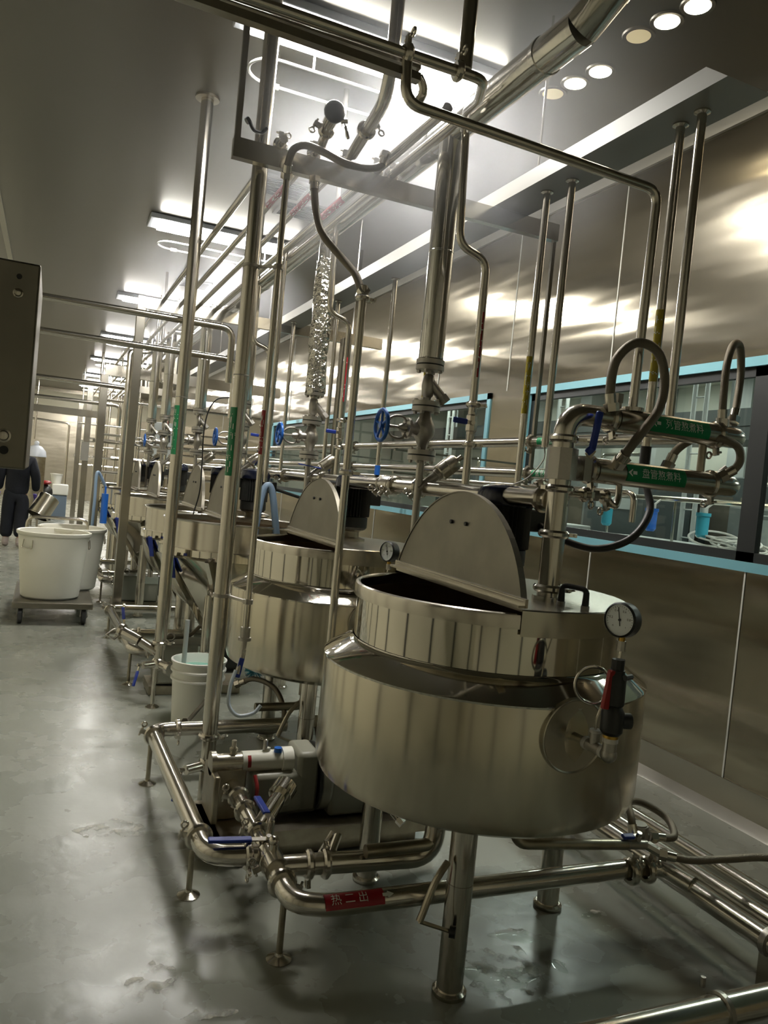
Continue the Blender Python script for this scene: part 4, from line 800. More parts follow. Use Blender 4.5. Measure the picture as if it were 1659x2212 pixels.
for dx, dy, lab in ((0, 0, 'angled drain rod clamped to the front leg of the near kettle'), (.022, 1.57, 'angled drain rod clamped to the front leg of the second kettle')):
    w_ = lambda p: V(p) + V((dx, dy, 0)); b = B(); b.tube([w_((1.161,1.925,0.415)), w_((1.114,1.905,0.378)), w_((1.063,1.885,0.273))], .0105, .03, 10); b.tube([w_((1.063,1.885,0.273)), w_((1.171,1.885,0.227))], .006, seg=8)
    o = top('drain_rod', b, 'dirty', lab, 'rod'); b = B(); b.cyl(w_((1.168,1.888,0.227)), w_((1.182,1.878,0.227)), .017, seg=16); part('rod_knob', b, 'black', o, 'black knob')

# loops and pump of the next stations
for i, (dy, dx) in enumerate(((3.15, .03), (6.3, .03))):
    w = ('third kettle', 'fifth kettle')[i]
    y0, y1 = 3.70 + dy, 2.46 + dy - .3
    o = pipe('floor_pipe', 'low floor pipe with elbow at the aisle edge beside the ' + w, [(1.3, y0, FZ), (.56, y0, FZ), (.60, y1, FZ), (.95, y1 - .02, FZ)], .034, .085, 'steel', clamps=(((.562, y0 - .1, FZ), (0, 1, 0), (-1, 0, .4)), ((.68, y0, FZ), (1, 0, 0), (0, -1, 0)), ((.59, y1 + .4, FZ), (0, 1, 0), (-1, 0, .4)), ((.70, y1, FZ), (1, 0, 0), (0, -1, 0))))
    stand(o, .60, y1 + .05, FZ - .02); stand(o, .565, y0 - .05, FZ - .02); ball_valve(o, (.585, y1 + .45, FZ + .03), (0, 1, 0), .026, (-.1, .5, .85), (0, 0, 1), .13)
    o = pipe('floor_pipe', 'short cross pipe under the ' + w, [(.60, y1 + .55, FZ), (1.25, y1 + .55, FZ)], .03, 0, 'steel', clamps=(((.70, y1 + .55, FZ), (1, 0, 0), (0, -1, 0)), ((.85, y1 + .55, FZ), (1, 0, 0), (0, -1, 0))))
    p = thing('pump', 'grey pump with eye bolt on the floor beside the ' + w, 'pump', (.9, y1, 0))
    b = B(); b.b2((.74, y1 - .20, .06), (1.15, y1 + .05, .33)); part('gearbox', b, 'pumppaint', p, bev=.02)
    b = B(); b.b2((.70, y1 - .22, .004), (1.3, y1 + .06, .06)); part('base_frame', b, 'dirty', p)
    b = B(); b.torus((.83, y1 - .12, .365), (.3, 1, 0), .024, .007); b.cyl((.83, y1 - .12, .33), (.83, y1 - .12, .345), .010); part('eye_bolt', b, 'cast', p)
    b = B(); b.cyl((1.15, y1 - .08, .22), (1.30, y1 - .08, .22), .11, seg=24); part('motor', b, 'motor', p)
    b = B(); b.b2((1.0, y1 - .205, .25), (1.14, y1 - .2005, .32)); part('plate_sticker', b, 'print', p, 'pale sticker')
    b = B(); b.tube(spline([(.80, y1 - .12, .36), (.95, y1 - .10, .37), (1.05, y1 - .05, .44), (1.2, y1, .50)], 6), .013); part('pump_hose', b, 'braid', p)
# square ended valve cluster left of the tall pipe
b = B(); b.tube([(.60, 4.90, .40), (.50, 4.98, .44)], .035); b.cyl((.50, 4.98, .44), (.485, 4.99, .445), .05, seg=20); b.tube([(.60, 4.90, .40), (.70, 4.87, .34)], .03)
o = top('rack_valve', b, 'steel', 'steel valve cluster with loop handle left of the second tall pipe base', 'valve'); b = B(); b.tube([(.49, 4.95, .43), (.45, 4.94, .40), (.40, 4.97, .42), (.45, 5.01, .45), (.49, 5.0, .45)], .006, seg=8); part('loop_handle', b, 'steel', o)

# ============================================================ BUCKET
bx, by = .895, 4.50
bt = thing('bucket', 'white plastic bucket of pale green liquid behind the thick round pipe', 'bucket', (bx, by, 0))
b = B(); b.lathe([(0, 0), (.128, 0), (.132, .01), (.146, .27), (.158, .275), (.158, .285), (.148, .29), (.149, .32), (.160, .325), (.160, .335), (.151, .34), (.153, .372), (.160, .376), (.161, .386), (.150, .388), (.147, .38), (.128, .02), (0, .015)], (bx, by, 0), (0, 0, 1), 48); part('bucket_shell', b, 'white', bt)
b = B(); b.lathe([(0, .33), (.1445, .33), (.1445, .322), (0, .322)], (bx, by, 0), (0, 0, 1), 40); top('green_liquid', b, 'liquid', 'pale green liquid inside the white bucket', 'liquid')
b = B(); b.cyl((bx - .09, by + .01, .025), (bx - .083, by + .03, .61), .014, seg=14); b.cyl((bx - .09, by + .01, .022), (bx - .09, by + .01, .06), .018, seg=14); top('stirring_rod', b, 'lightgrey', 'grey rod standing in the white bucket', 'rod')
# blue brush near the second kettle foot
q = B(); rr = random.Random(8); c0 = V((1.10, 4.02, .44))
for i in range(90):
    d = V((rr.gauss(0, 1), rr.gauss(0, 1), rr.gauss(0, 1))).normalized(); q.tube([c0, c0 + d * .055], [.0025, .0015], seg=4)
o = top('scrub_brush', q, 'cyan', 'small round blue brush hanging below the second kettle', 'brush', org=c0); q = B(); q.cyl(c0, c0 + V((.06, .06, .08)), .007, seg=8); part('brush_handle', q, 'wheelblue', o)
hose('blue_hose', 'pale blue hose hung in an upside down loop beside the second kettle lid', [(1.221,4.75,1.056), (1.227,4.75,1.218), (1.247,4.75,1.382), (1.279,4.75,1.434), (1.31,4.75,1.387), (1.343,4.75,1.227), (1.375,4.75,1.05)], .022, 'bluehose', 'hose', False)
hose('blue_hose', 'long slim pale blue hose hanging far left of the square post', [(0.515,9.5,0.691), (0.52,9.5,1.016), (0.525,9.5,1.34), (.63, 9.6, 1.19)], .018, 'bluehose', 'hose', False)
b = B(); b.cyl((0.618,9.3,0.769), (0.617,9.3,1.109), .038, seg=16); o = top('blue_cylinder', b, 'wheelblue', 'bright blue upright cylinder far behind the white bins', 'cylinder'); b = B(); b.cyl((0.617,9.3,1.109), (0.615,9.3,1.194), .012); part('cylinder_neck', b, 'wheelblue', o)

# ============================================================ TROLLEY AND BINS
tt = thing('platform_trolley', 'steel platform trolley carrying two white bins', 'trolley', (.14, 7.75, 0))
dz = .20; b = B(); b.b2((-.20, 7.27, dz - .055), (.46, 8.50, dz)); part('deck', b, 'plate', tt, smooth=False, bev=.008)
for x, y in ((-.13, 7.36), (.39, 7.36), (-.13, 8.4), (.39, 8.4)):
    b = B(); b.lathe([(0, -.02), (.062, -.02), (.074, -.014), (.074, .014), (.062, .02), (0, .02)], (x, y, .074), (1, 0, 0), 26); w = part('wheel', b, 'tyre', tt)
    b = B(); b.b2((x - .032, y - .02, .06), (x - .026, y + .02, dz - .055)); b.b2((x + .026, y - .02, .06), (x + .032, y + .02, dz - .055)); b.b2((x - .035, y - .035, dz - .065), (x + .035, y + .035, dz - .055)); b.cyl((x - .036, y, .074), (x + .036, y, .074), .008); part('caster_fork', b, 'cast', w)
b = B(); b.tube([(-.15, 8.44, dz), (-.15, 8.44, .86), (.42, 8.44, .86), (.42, 8.44, dz)], .016, .09, 12); part('push_handle', b, 'steel', tt)
def bin_(x, y, label, r=.318):
    t = thing('round_bin', label, 'bin', (x, y, dz), 'white bins on the trolley'); z = dz + .002; b = B()
    b.lathe([(0, 0), (r * .74, 0), (r * .78, .015), (r * .95, .56), (r * .98, .565), (r, .575), (r, .598), (r * .97, .603), (r * .93, .598), (r * .91, .56), (r * .74, .025), (0, .02)], (x, y, z), (0, 0, 1), 56); part('bin_shell', b, 'bin', t)
    for a in (-2.35, -.15):
        d = V((math.cos(a), math.sin(a), 0)); tg = V((-d.y, d.x, 0)); c = V((x, y, z + .50)) + d * r * .945
        h = B(); h.tube([c - tg * .05 + V((0, 0, .03)), c - tg * .06 + d * .008 + V((0, 0, -.045)), c + tg * .06 + d * .008 + V((0, 0, -.045)), c + tg * .05 + V((0, 0, .03))], .0045, .015, 8); part('wire_handle', h, 'steel', t)
bin_(.10, 7.62, 'front white round bin on the trolley'); bin_(.27, 8.18, 'rear white round bin on the trolley, half hidden')

# ============================================================ NEAR CONTROL BOX
t = thing('control_box', 'dark steel box with round buttons at the left edge, close to the camera', 'control box', (-.24, 1.62, 1.65))
b = B(); b.b2((-.46, 1.5, 1.467), (-.037, 1.78, 1.828)); part('box_shell', b, 'plate', t, bev=.004)
for (px, m_, r_, lab) in (((-0.07,1.499,1.801), 'gasket', .0045, 'dark hole'), ((-0.073,1.499,1.499), 'gasket', .0075, 'dark hole')):
    b = B(); b.cyl(px, V(px) + V((0, -.002, 0)), r_, seg=16); part('hole', b, m_, t, lab)
for (px, r_) in (((-0.07,1.499,1.772), .0062), ((-0.075,1.499,1.524), .009)):
    b = B(); p = V(px); b.lathe([(r_ * 1.35, 0), (r_ * 1.35, .003), (r_, .004), (r_ * .8, .008), (0, .010)], p, (0, -1, 0), 20); part('button', b, 'steel', t, 'round steel button')
b = B(); b.b2((XL, 1.58, 1.60), (-.45, 1.70, 1.70)); part('support_arm', b, 'beam', t)

# ============================================================ PERSON
def skin_mesh(name, verts, edges, radii, parent, m, sub=2, label=None):
    me = bpy.data.meshes.new(name); me.from_pydata([V(v) for v in verts], edges, []); o = bpy.data.objects.new(name, me); COL.objects.link(o)
    md = o.modifiers.new('s', 'SKIN'); md.use_smooth_shade = True
    for i, r in enumerate(radii): me.skin_vertices[0].data[i].radius = r if isinstance(r, tuple) else (r, r)
    me.skin_vertices[0].data[0].use_root = True
    s = o.modifiers.new('u', 'SUBSURF'); s.levels = sub; s.render_levels = sub
    dg = bpy.context.evaluated_depsgraph_get(); dg.update(); nm = bpy.data.meshes.new_from_object(o.evaluated_get(dg))
    bpy.data.objects.remove(o); bm = bmesh.new(); bm.from_mesh(nm); bpy.data.meshes.remove(nm)
    return part(name, bm, m, parent, label, sharp=180)
PX, PY = -.42, 13.35
pp = thing('person', 'person in dark work clothes walking away, carrying a steel pot in a purple gloved hand', 'person', (PX, PY, 0))
q = lambda x, y, z: (PX + x, PY + y, z)
J = [q(0, 0, .88), q(0, .02, 1.05), q(0, .03, 1.22), q(0, .02, 1.36), q(0, .02, 1.44), q(0, .05, 1.54), q(0, .05, 1.60),
     q(-.09, 0, .84), q(-.10, .06, .47), q(-.11, .0, .09), q(-.11, .10, .04), q(.09, 0, .84), q(.09, -.03, .47), q(.09, -.16, .11), q(.09, -.06, .05),
     q(-.18, .02, 1.36), q(-.25, .0, 1.10), q(-.26, .10, .87), q(.18, .02, 1.36), q(.26, -.02, 1.10), q(.27, .08, .88)]
E_ = [(0, 1), (1, 2), (2, 3), (3, 4), (4, 5), (5, 6), (0, 7), (7, 8), (8, 9), (9, 10), (0, 11), (11, 12), (12, 13), (13, 14), (3, 15), (15, 16), (16, 17), (3, 18), (18, 19), (19, 20)]
RB = [.11, .10, .105, .095, .05, .085, .08, .085, .055, .038, .035, .085, .055, .038, .035, .055, .042, .03, .055, .042, .03]
skin_mesh('body', J, E_, RB, pp, 'skin')
RC = [.20, .185, .19, .165, .075]
jc = [q(0, 0, .74)] + [J[i] for i in (1, 2, 3, 4, 15, 16, 17, 18, 19, 20)]
skin_mesh('jacket', jc, [(0, 1), (1, 2), (2, 3), (3, 4), (3, 5), (5, 6), (6, 7), (3, 8), (8, 9), (9, 10)], RC + [.09, .078, .062, .09, .078, .062], pp, 'cloth', 2, 'dark jacket')
jt = [q(0, 0, .95), q(0, 0, .84), q(-.09, 0, .78), q(-.10, .06, .47), q(-.11, .01, .12), q(.09, 0, .78), q(.09, -.03, .47), q(.09, -.15, .14)]
skin_mesh('trousers', jt, [(0, 1), (1, 2), (2, 3), (3, 4), (1, 5), (5, 6), (6, 7)], [.17, .165, .125, .11, .10, .125, .11, .10], pp, 'cloth', 2, 'dark trousers')
b = B(); b.ball(q(0, .045, 1.585), .115, (.9, 1.02, 1.1)); b.cyl(q(0, .03, 1.50), q(0, .03, 1.42), .10, .12); part('hood', b, 'cloth', pp, 'dark hood')
b = B(); b.ball(q(0, .155, 1.555), .018, (.7, 1, 1.2)); b.box(q(0, .148, 1.51), (.045, .01, .008)); b.ball(q(-.035, .145, 1.585), .010); b.ball(q(.035, .145, 1.585), .010); part('face', b, 'skin', pp)
for s, J_ in ((-1, q(-.11, .06, .04)), (1, q(.09, -.10, .05))):
    b = B(); b.ball(J_, .06, (.85, 1.9, .72)); b.cyl(V(J_) + V((0, -.06, .02)), V(J_) + V((0, -.06, .10)), .05); part('boot', b, 'shoe', pp, 'pale boot')
for s in (-1, 1):
    h0 = V(q(.265 * s, .10, .845)); L_ = [h0, h0 + V((0, .01, -.05)), h0 + V((0, .02, -.085))]; vs = list(L_); es = [(0, 1), (1, 2)]; rs = [(.028, .022), (.034, .02), (.03, .018)]
    for k in range(4):
        p0 = h0 + V((.0, -.02 + .018 * k, -.085)); i = len(vs); ln = (.030, .036, .034, .026)[k]; vs += [p0, p0 + V((-.006 * s, .004, -ln)), p0 + V((-.022 * s, .006, -ln * 1.7))]; es += [(2, i), (i, i + 1), (i + 1, i + 2)]; rs += [.0095, .009, .008]
    i = len(vs); vs += [h0 + V((-.01 * s, .035, -.04)), h0 + V((-.02 * s, .05, -.075))]; es += [(0, i), (i, i + 1)]; rs += [.011, .009]
    skin_mesh('gloved_hand', vs, es, rs, pp, 'glove', 1, 'purple glove')
pc = V(q(.40, -.02, .655)); d = V((-.42, -.30, -.80)).normalized(); b = B(); k_ = 1.32; b.lathe([(0, .14 * k_), (.11 * k_, .14 * k_), (.125 * k_, .13 * k_), (.125 * k_, -.12 * k_), (.13 * k_, -.125 * k_), (.13 * k_, -.135 * k_), (.118 * k_, -.135 * k_), (.118 * k_, .125 * k_), (0, .13 * k_)], pc, -d, 36)
o = top('steel_pot', b, 'satin', 'steel pot tilted in the hand of the walking person', 'pot'); b = B(); b.tube(fillet([V(q(.33, .0, .80)), V(q(.275, .09, .775)), V(q(.31, .13, .765)), V(q(.42, .10, .80))], .03), .008, seg=8); part('pot_handle', b, 'steel', o)

# ============================================================ FAR END
t = thing('domed_vessel', 'steel vessel with pale domed lid behind the walking person', 'vessel', (-0.246, 17.2, 0)); b = B(); b.lathe([(0, .3), (.19, .3), (.19, 1.42), (0, 1.42)], (-0.246, 17.2, 0), (0, 0, 1), 32); part('vessel_body', b, 'dirty', t)
b = B(); b.lathe([(.20, 1.42), (.20, 1.44), (.18, 1.54), (.11, 1.62), (.05, 1.65), (0, 1.65)], (-0.246, 17.2, 0), (0, 0, 1), 32); b.ball((-0.246, 17.2, 1.69), .05); part('domed_lid', b, 'lampframe', t)
for q in ((-0.366, 17.06), (-0.126, 17.06), (-0.246, 17.35)): b = B(); b.b2((q[0] - .02, q[1] - .02, 0), (q[0] + .02, q[1] + .02, .32)); part('leg', b, 'dirty', t)
t = thing('storage_crate', 'blue grey crate with white lid beyond the walking person', 'crate', (.38, 20.0, 0)); b = B(); b.b2((.14, 19.8, 0), (.46, 20.2, .55)); part('crate_body', b, mat('crate_grey_blue', (.16, .21, .27), .5), t, bev=.02); b = B(); b.b2((.12, 19.78, .55), (.48, 20.22, .80)); part('crate_lid', b, 'white', t, bev=.02)
b = B(); b.lathe([(0, 0), (.10, 0), (.13, .22), (.14, .22), (.14, .24), (.12, .24), (0, .02)], (.20, 20, .802), (0, 0, 1), 24); o = top('small_bucket', b, 'white', 'small white pail standing on the far crate', 'bucket')
b = B(); b.torus((.20, 20, 1.04), (.3, 1, 0), .13, .008, 16, 6, 0, PI); part('pail_handle', b, 'white', o)
b = B(); b.ball((-.02, 19.0, .62), .16, (1, 1, 1.2)); b.cyl((-.02, 19.0, 0), (-.02, 19.0, .5), .16); o = top('waste_sack', b, 'black', 'dark sack beside the far crate', 'bag'); b = B(); b.ball((-.02, 18.95, .85), .12, (1, 1, .4)); part('sack_tie', b, 'red', o, 'red top')
b = B(); b.b2((.50, 14.50, 1.44), (.63, 14.512, 1.77)); top('paper_notice', b, 'paper', 'pale paper notice stuck on the third square post', 'notice', smooth=False)
t = thing('control_cabinet', 'small grey cabinet with dark screen on the far pipe stand', 'cabinet', (1.72, 13.4, 1.4)); b = B(); b.b2((1.56, 13.3, 1.60), (1.92, 13.5, 2.20)); b.b2((1.70, 13.35, 0), (1.78, 13.45, 1.6)); part('cabinet_shell', b, 'lightgrey', t, bev=.01); b = B(); b.b2((1.66, 13.293, 1.88), (1.83, 13.3, 2.05)); part('screen', b, 'gasket', t, smooth=False)
rr = random.Random(21)
for i in range(20):
    x = rr.uniform(.62, 1.9); y = 10.2 + i * .72; r = rr.choice((.018, .022, .03)); z1 = rr.choice((2.5, 2.9, 3.3, 3.0)); z0 = 0.0 if i % 3 == 0 else rr.choice((.0, 1.2, .9)); z1 = z1 if i % 3 == 0 else ZC
    w = ['one of the far upright pipes left of the kettle row']
    b = B(); b.tube([(x, y, z0), (x, y, z1 - .12), (x + .25, y, z1 - .10), (x + .25, y, z1 + .1)] if i % 3 == 0 else [(x, y, z0), (x, y, z1)], r, .06, 10)
    o = top('far_pipe', b, 'steel', w[0], 'pipe', 'thin far upright pipes', org=(x, y, z1)); clamp(o, (x, y, rr.uniform(1.4, 1.9)), (0, 0, 1), r)
for i in range(12):
    y = 10.6 + i * 1.1; z = rr.choice((1.30, 1.52, 1.75, 1.95, 2.2, 2.5)); x0 = rr.uniform(.5, .8); x1 = XR
    b = B(); b.tube([(x0, y, z), (x1, y, z)], .024, seg=10); o = top('far_pipe', b, 'steel', 'one of the far horizontal pipes among the upright ones', 'pipe', 'thin far horizontal pipes', org=(x0, y, z)); clamp(o, (x0 + .4, y, z), (1, 0, 0), .024, (0, -1, 0))
for i, (x, y) in enumerate(((-.45, 25.5), (.05, 25.8))):
    pipe('far_pipe', ['leftmost far thin pipe on the end wall', 'far thin bent pipe on the end wall'][i], [(x, y, 1.9), (x, y, ZC)] if i == 0 else [(.5, y, 0), (.5, y, 2.5), (.2, y, 2.5), (-.9, y, 2.55)], .03, .12, 'steel')

# ============================================================ WATER AND PAINTED GLARE ON THE FLOOR
def puddle(cx_, cy_, a_, b_, seed, label, m_='water'):
    rr = random.Random(seed); n = 40; ph = [rr.uniform(0, 6.28) for _ in range(5)]; pts = []
    for k in range(n):
        t_ = 2 * PI * k / n; r = 1 + .22 * math.sin(2 * t_ + ph[0]) + .18 * math.sin(3 * t_ + ph[1]) + .12 * math.sin(5 * t_ + ph[2]) + .07 * math.sin(9 * t_ + ph[3]); pts.append((cx_ + a_ * r * math.cos(t_), cy_ + b_ * r * math.sin(t_)))
    q = B(); lo = [q.b.verts.new((x, y, .0003)) for x, y in pts]; hi = [q.b.verts.new((cx_ + (x - cx_) * .96, cy_ + (y - cy_) * .96, .0022)) for x, y in pts]
    for k in range(n): q.b.faces.new((lo[k], lo[(k + 1) % n], hi[(k + 1) % n], hi[k]))
    q.b.faces.new(hi); top('puddle' if m_ == 'water' else 'soap_residue', q, m_, label, 'puddle', 'wet marks on the floor', sharp=60)
for i, (p, a_, b_, lab) in enumerate((((1.585,2.146,0), .065, .045, 'dark water puddle between the legs of the near kettle'), ((1.42,1.96,0), .10, .075, 'bright puddle below the dark one, right of the front leg'), ((1.634,1.962,0), .03, .03, 'small puddle right of the bright one'), ((1.954,2.185,0), .045, .02, 'thin puddle streak right of the rear kettle foot'))):
    puddle(p[0], p[1], a_, b_, 40 + i, lab)

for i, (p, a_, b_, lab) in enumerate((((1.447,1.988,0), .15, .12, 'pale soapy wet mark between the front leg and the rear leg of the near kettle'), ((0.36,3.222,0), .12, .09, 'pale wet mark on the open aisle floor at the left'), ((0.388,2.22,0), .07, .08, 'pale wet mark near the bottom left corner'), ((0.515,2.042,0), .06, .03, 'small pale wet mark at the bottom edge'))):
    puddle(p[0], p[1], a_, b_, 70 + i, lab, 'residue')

# ============================================================ ROOM BEHIND THE WINDOWS
NX0, NX1, NZ = XR + .1, 8.2, 3.3
b = B(); b.b2((NX0, -3, -.1), (NX1, 15, 0)); struct('floor_beyond', b, 'nextfloor', smooth=False)
b = B(); b.b2((NX0, -3, NZ), (NX1, 15, NZ + .1)); struct('ceiling_beyond', b, 'nextwall', smooth=False)
b = B(); b.b2((NX1, -3, 0), (NX1 + .1, 15, NZ)); struct('wall_beyond', b, 'nextwall', smooth=False)
b = B(); b.b2((NX0, -3.1, 0), (NX1, -3, NZ)); b.b2((NX0, 15, 0), (NX1, 15.1, NZ)); struct('wall_beyond_side', b, 'nextwall', smooth=False)
for i, (x, y) in enumerate(((4.6, 3.0), (4.6, 6.2), (4.6, 9.4), (6.6, 1.4), (6.6, 4.6), (6.6, 7.8), (6.6, 11.0))):
    t = thing('ceiling_panel_light', 'long white ceiling light in the next room behind the glass', 'ceiling light', (x, y, NZ), 'ceiling lights in the next room'); b = B(); b.b2((x - .62, y - .13, NZ - .05), (x + .62, y + .13, NZ)); part('housing', b, 'lampframe', t, smooth=False); b = B(); b.b2((x - .6, y - .11, NZ - .06), (x + .6, y + .11, NZ - .05)); part('diffuser', b, 'nextlamp', t, smooth=False)
b = B(); b.b2((6.3, -2.9, 2.30), (6.9, 14.9, 2.62)); b.b2((6.28, -2.9, 2.44), (6.32, 14.9, 2.46)); o = top('air_duct', b, 'nextdark', 'wide grey duct crossing the room behind the window', 'duct', smooth=False)
for y in (0, 3.0, 6.0, 9.0, 12): b = B(); b.b2((6.5, y, 2.6), (6.53, y + .03, NZ)); part('hanger', b, 'nextgrey', o)
for i in range(8):
    y = .8 + 1.55 * i; b = B(); b.b2((7.9, y, 0), (8.19, y + .28, NZ - .01)); top('wall_column', b, 'lightgrey', 'pale column against the back wall of the next room', 'column', 'columns in the next room', smooth=False)
for i, (x0, y0, x1, y1, z, m_, lab) in enumerate(((4.3, 3.5, 5.1, 5.6, 1.27, 'lightgrey', 'pale grey machine bench behind the big window'), (4.6, 2.2, 5.4, 3.35, 1.23, 'nextgrey', 'dark grey machine bench behind the right end of the window'), (4.3, 6.2, 5.0, 8.6, 1.30, 'lightgrey', 'pale bench behind the second window'), (5.9, 4.9, 6.5, 6.0, 1.9, 'nextdark', 'tall dark cabinet deep in the next room'), (5.9, 2.4, 6.4, 3.2, 1.95, 'lightgrey', 'tall pale cabinet deep in the next room'), (5.9, 7.0, 6.5, 8.3, 1.8, 'nextgrey', 'tall grey cabinet behind the second window'))):
    t = thing('machine_bench' if i < 3 else 'tall_cabinet', lab, 'machine', (x0, y0, 0)); b = B(); b.b2((x0, y0, .08), (x1, y1, z)); part('casing', b, m_, t, smooth=False, bev=.01)
    b = B(); b.b2((x0 + .05, y0 + .05, 0), (x1 - .05, y1 - .05, .08)); part('plinth', b, 'gasket', t, smooth=False)
    b = B()
    for k in range(3): yy = y0 + (y1 - y0) * (k + .5) / 3; b.b2((x0 - .004, yy - .14, z * .55), (x0, yy + .14, z * .9))
    part('door_panel', b, 'plate', t, smooth=False)
b = B(); b.tube([(4.7, 2.3, 1.60), (4.7, 3.05, 1.60), (4.7, 3.1, 1.75), (4.7, 3.1, 2.0)], .022, .06, 10); b.tube([(4.7, 3.1, 1.62), (4.7, 6.5, 1.62)], .022, seg=10); o = top('bright_rail', b, 'steel', 'bright horizontal rail pipe behind the big window', 'pipe', org=(4.7, 3, 1.6))
for y in (3.3, 4.0, 4.8, 5.6): b = B(); b.cyl((4.7, y, 1.18), (4.7, y, 1.62), .012); part('rail_post', b, 'steel', o)
b = B(); b.tube([(4.9, 2.05, .9), (4.9, 2.05, 1.45), (4.9, 2.5, 1.52), (4.9, 1.2, 1.52)], .03, .1, 10); top('white_pipe', b, 'white', 'white bent pipe behind the right window pane', 'pipe')
for i, (x, y, z, m_, lab) in enumerate(((4.6, 4.95, 1.46, 'wheelblue', 'dark blue filter left of the cyan filters behind the window'), (4.6, 4.4, 1.46, 'cyan', 'left cyan filter housing behind the window'), (4.6, 3.95, 1.46, 'cyan', 'right cyan filter housing behind the window'), (4.6, 3.05, 1.36, 'wheelblue', 'bright blue funnel filter at the right behind the window'), (4.6, 5.5, 1.46, 'cyan', 'farthest cyan filter housing behind the window'), (4.6, 7.2, 1.46, 'wheelblue', 'blue filter behind the second window'))):
    t = thing('filter_housing', lab, 'filter', (x, y, z), 'filter housings in the next room'); b = B(); b.lathe([(0, -.12), (.03, -.12), (.045, -.10), (.048, .04), (.055, .045), (.055, .07), (0, .07)], (x, y, z), (0, 0, 1), 20); part('bowl', b, m_, t); b = B(); b.cyl((x, y, z + .07), (x, y, z + .11), .03); b.bar((x, y, z + .09), (4.7, y, 1.62), .012, .012); part('cap', b, 'ptfe', t)
b = B(); rr = random.Random(4)
for k in range(7): b.torus((4.75, 4.05 + .06 * k, 1.30 + .006 * k), (rr.uniform(-.3, .3), rr.uniform(-.3, .3), 1), .13 + .01 * k, .008, 24, 6)
top('coiled_tubing', b, 'ptfe', 'coil of pale tubing lying on the bench behind the window', 'tubing', org=(4.75, 4.2, 1.28))
for i, (x0, y0, x1, y1, z0, z1, m_, lab) in enumerate(((5.45, 2.6, 5.87, 3.25, 1.0, 1.75, 'nextdark', 'dark machine head standing behind the right end of the window'), (5.4, 4.0, 5.8, 4.9, .9, 1.62, 'nextgrey', 'grey machine head behind the middle of the big window'), (5.2, 5.7, 5.8, 6.6, .9, 1.85, 'nextdark', 'dark machine head behind the left end of the big window'), (5.3, 9.0, 5.9, 10.2, .9, 1.8, 'nextdark', 'dark machine head behind the far window'))):
    t = thing('filling_machine', lab, 'machine', (x0, y0, 0)); b = B(); b.b2((x0, y0, z0), (x1, y1, z1)); part('housing', b, m_, t, smooth=False, bev=.02)
    b = B(); b.b2((x0 + .15, y0 + .15, 0), (x1 - .15, y1 - .15, z0)); part('pedestal', b, 'gasket', t, smooth=False)
    b = B(); b.b2((x0 - .006, y0 + .1, z1 - .35), (x0, y1 - .2, z1 - .1)); part('front_panel', b, 'lightgrey', t, smooth=False)
    b = B()
    for k in range(3): b.cyl((x0 - .03, y0 + .15 + .16 * k, z0 + .12), (x0, y0 + .15 + .16 * k, z0 + .12), .03, seg=12)
    part('knobs', b, 'steel', t)
    b = B(); b.tube([(x0 + .1, y0 + .2, z1), (x0 + .1, y0 + .2, z1 + .2), (x0 + .1, y1 - .1, z1 + .2), (x0 + .1, y1 - .1, z1 - .02)], .02, .06, 10); part('top_pipe', b, 'steel', t)
t = thing('wall_panel', 'beige control panel with red buttons behind the right part of the window', 'control panel', (5.88, 3.4, 1.5)); b = B(); b.b2((5.55, 3.30, 1.30), (5.75, 3.95, 2.0)); b.b2((5.6, 3.5, 0), (5.7, 3.7, 1.3)); part('panel_shell', b, 'creamtrim', t, bev=.01); b = B()
for k in range(5): b.cyl((5.55, 3.42 + .1 * k, 1.82), (5.535, 3.42 + .1 * k, 1.82), .018, seg=10)
part('push_buttons', b, 'red', t, 'red buttons')
hose('grey_hose', 'grey hose arching behind the right window mullion', [(4.6, 2.5, .9), (4.6, 2.62, 1.25), (4.62, 2.75, 1.5), (4.65, 2.55, 1.58), (4.7, 2.3, 1.56)], .02, 'nextgrey', 'hose', False)
for i, (x, y) in enumerate(((5.22, 4.3), (5.22, 5.1), (5.08, 6.9), (5.1, 9.5), (5.7, 2.2))):
    b = B(); b.cyl((x, y, 0), (x, y, NZ - .01), .022, seg=10); b.cyl((x, y + .14, 0), (x, y + .14, NZ - .01), .022, seg=10); 
    for k in range(7): b.cyl((x, y, 1.3 + .25 * k), (x, y + .14, 1.3 + .25 * k), .008, seg=6)
    top('upright_ladder', b, 'lightgrey', 'slim pale upright rungs frame in the next room', 'frame', 'upright frames in the next room', org=(x, y, 0))


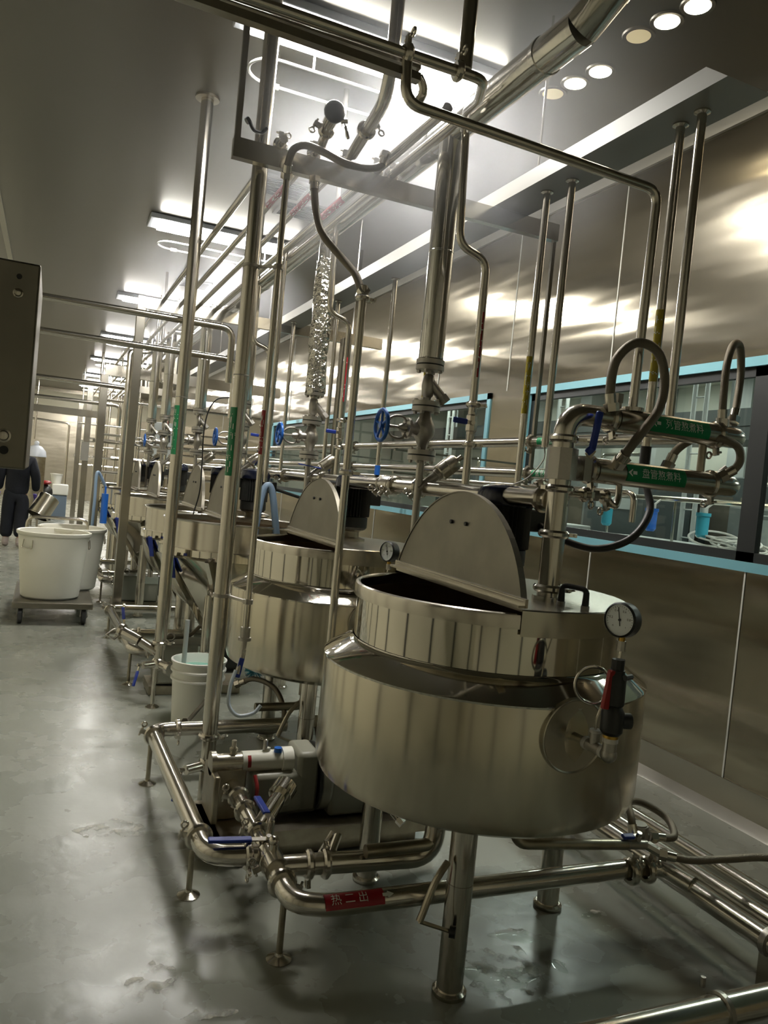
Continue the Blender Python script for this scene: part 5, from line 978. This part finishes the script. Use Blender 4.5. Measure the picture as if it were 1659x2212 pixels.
# ============================================================ STEAM
def steam(name, label, c0, h, dens, seed):
    m = bpy.data.materials.new(name); m.use_nodes = True; nt = m.node_tree; N = nt.nodes; L = nt.links; N.remove(N['Principled BSDF'])
    tc = N.new('ShaderNodeTexCoord'); mp = N.new('ShaderNodeMapping'); mp.inputs['Scale'].default_value = (1 / h[0], 1 / h[1], 1 / h[2]); L.new(tc.outputs['Object'], mp.inputs[0])
    ln = N.new('ShaderNodeVectorMath'); ln.operation = 'LENGTH'; L.new(mp.outputs[0], ln.inputs[0])
    fo = N.new('ShaderNodeMapRange'); fo.interpolation_type = 'SMOOTHSTEP'; fo.inputs[1].default_value = 1.0; fo.inputs[2].default_value = .15; fo.inputs[3].default_value = 0; fo.inputs[4].default_value = dens; L.new(ln.outputs['Value'], fo.inputs[0])
    no = N.new('ShaderNodeTexNoise'); no.inputs['Scale'].default_value = 1.7; no.inputs['Detail'].default_value = 2; L.new(tc.outputs['Object'], no.inputs['Vector'])
    r = N.new('ShaderNodeMapRange'); r.inputs[1].default_value = .35; r.inputs[2].default_value = .7; L.new(no.outputs[0], r.inputs[0])
    mu = N.new('ShaderNodeMath'); mu.operation = 'MULTIPLY'; L.new(fo.outputs[0], mu.inputs[0]); L.new(r.outputs[0], mu.inputs[1])
    sc = N.new('ShaderNodeVolumeScatter'); sc.inputs['Color'].default_value = (.93, .95, 1, 1); sc.inputs['Anisotropy'].default_value = .3; L.new(mu.outputs[0], sc.inputs['Density']); L.new(sc.outputs[0], N['Material Output'].inputs['Volume'])
    b = B(); b.ball((0, 0, 0), 1, h, 24); bm = b.b; bmesh.ops.translate(bm, verts=bm.verts, vec=V(c0)); top(name, bm, m, label, 'steam', kind='stuff', org=c0)
S.cycles.volume_step_rate = 3; S.cycles.volume_max_steps = 64
steam('steam_cloud', 'pale steam drifting below the nearest ceiling lamp around the crossbeam', (1.5, 3.3, 3.0), (1.2, 1.6, .66), .50, 1)
steam('steam_cloud', 'thinner steam around the second ceiling lamp', (1.2, 7.6, 3.0), (1.2, 1.9, .68), .34, 2)
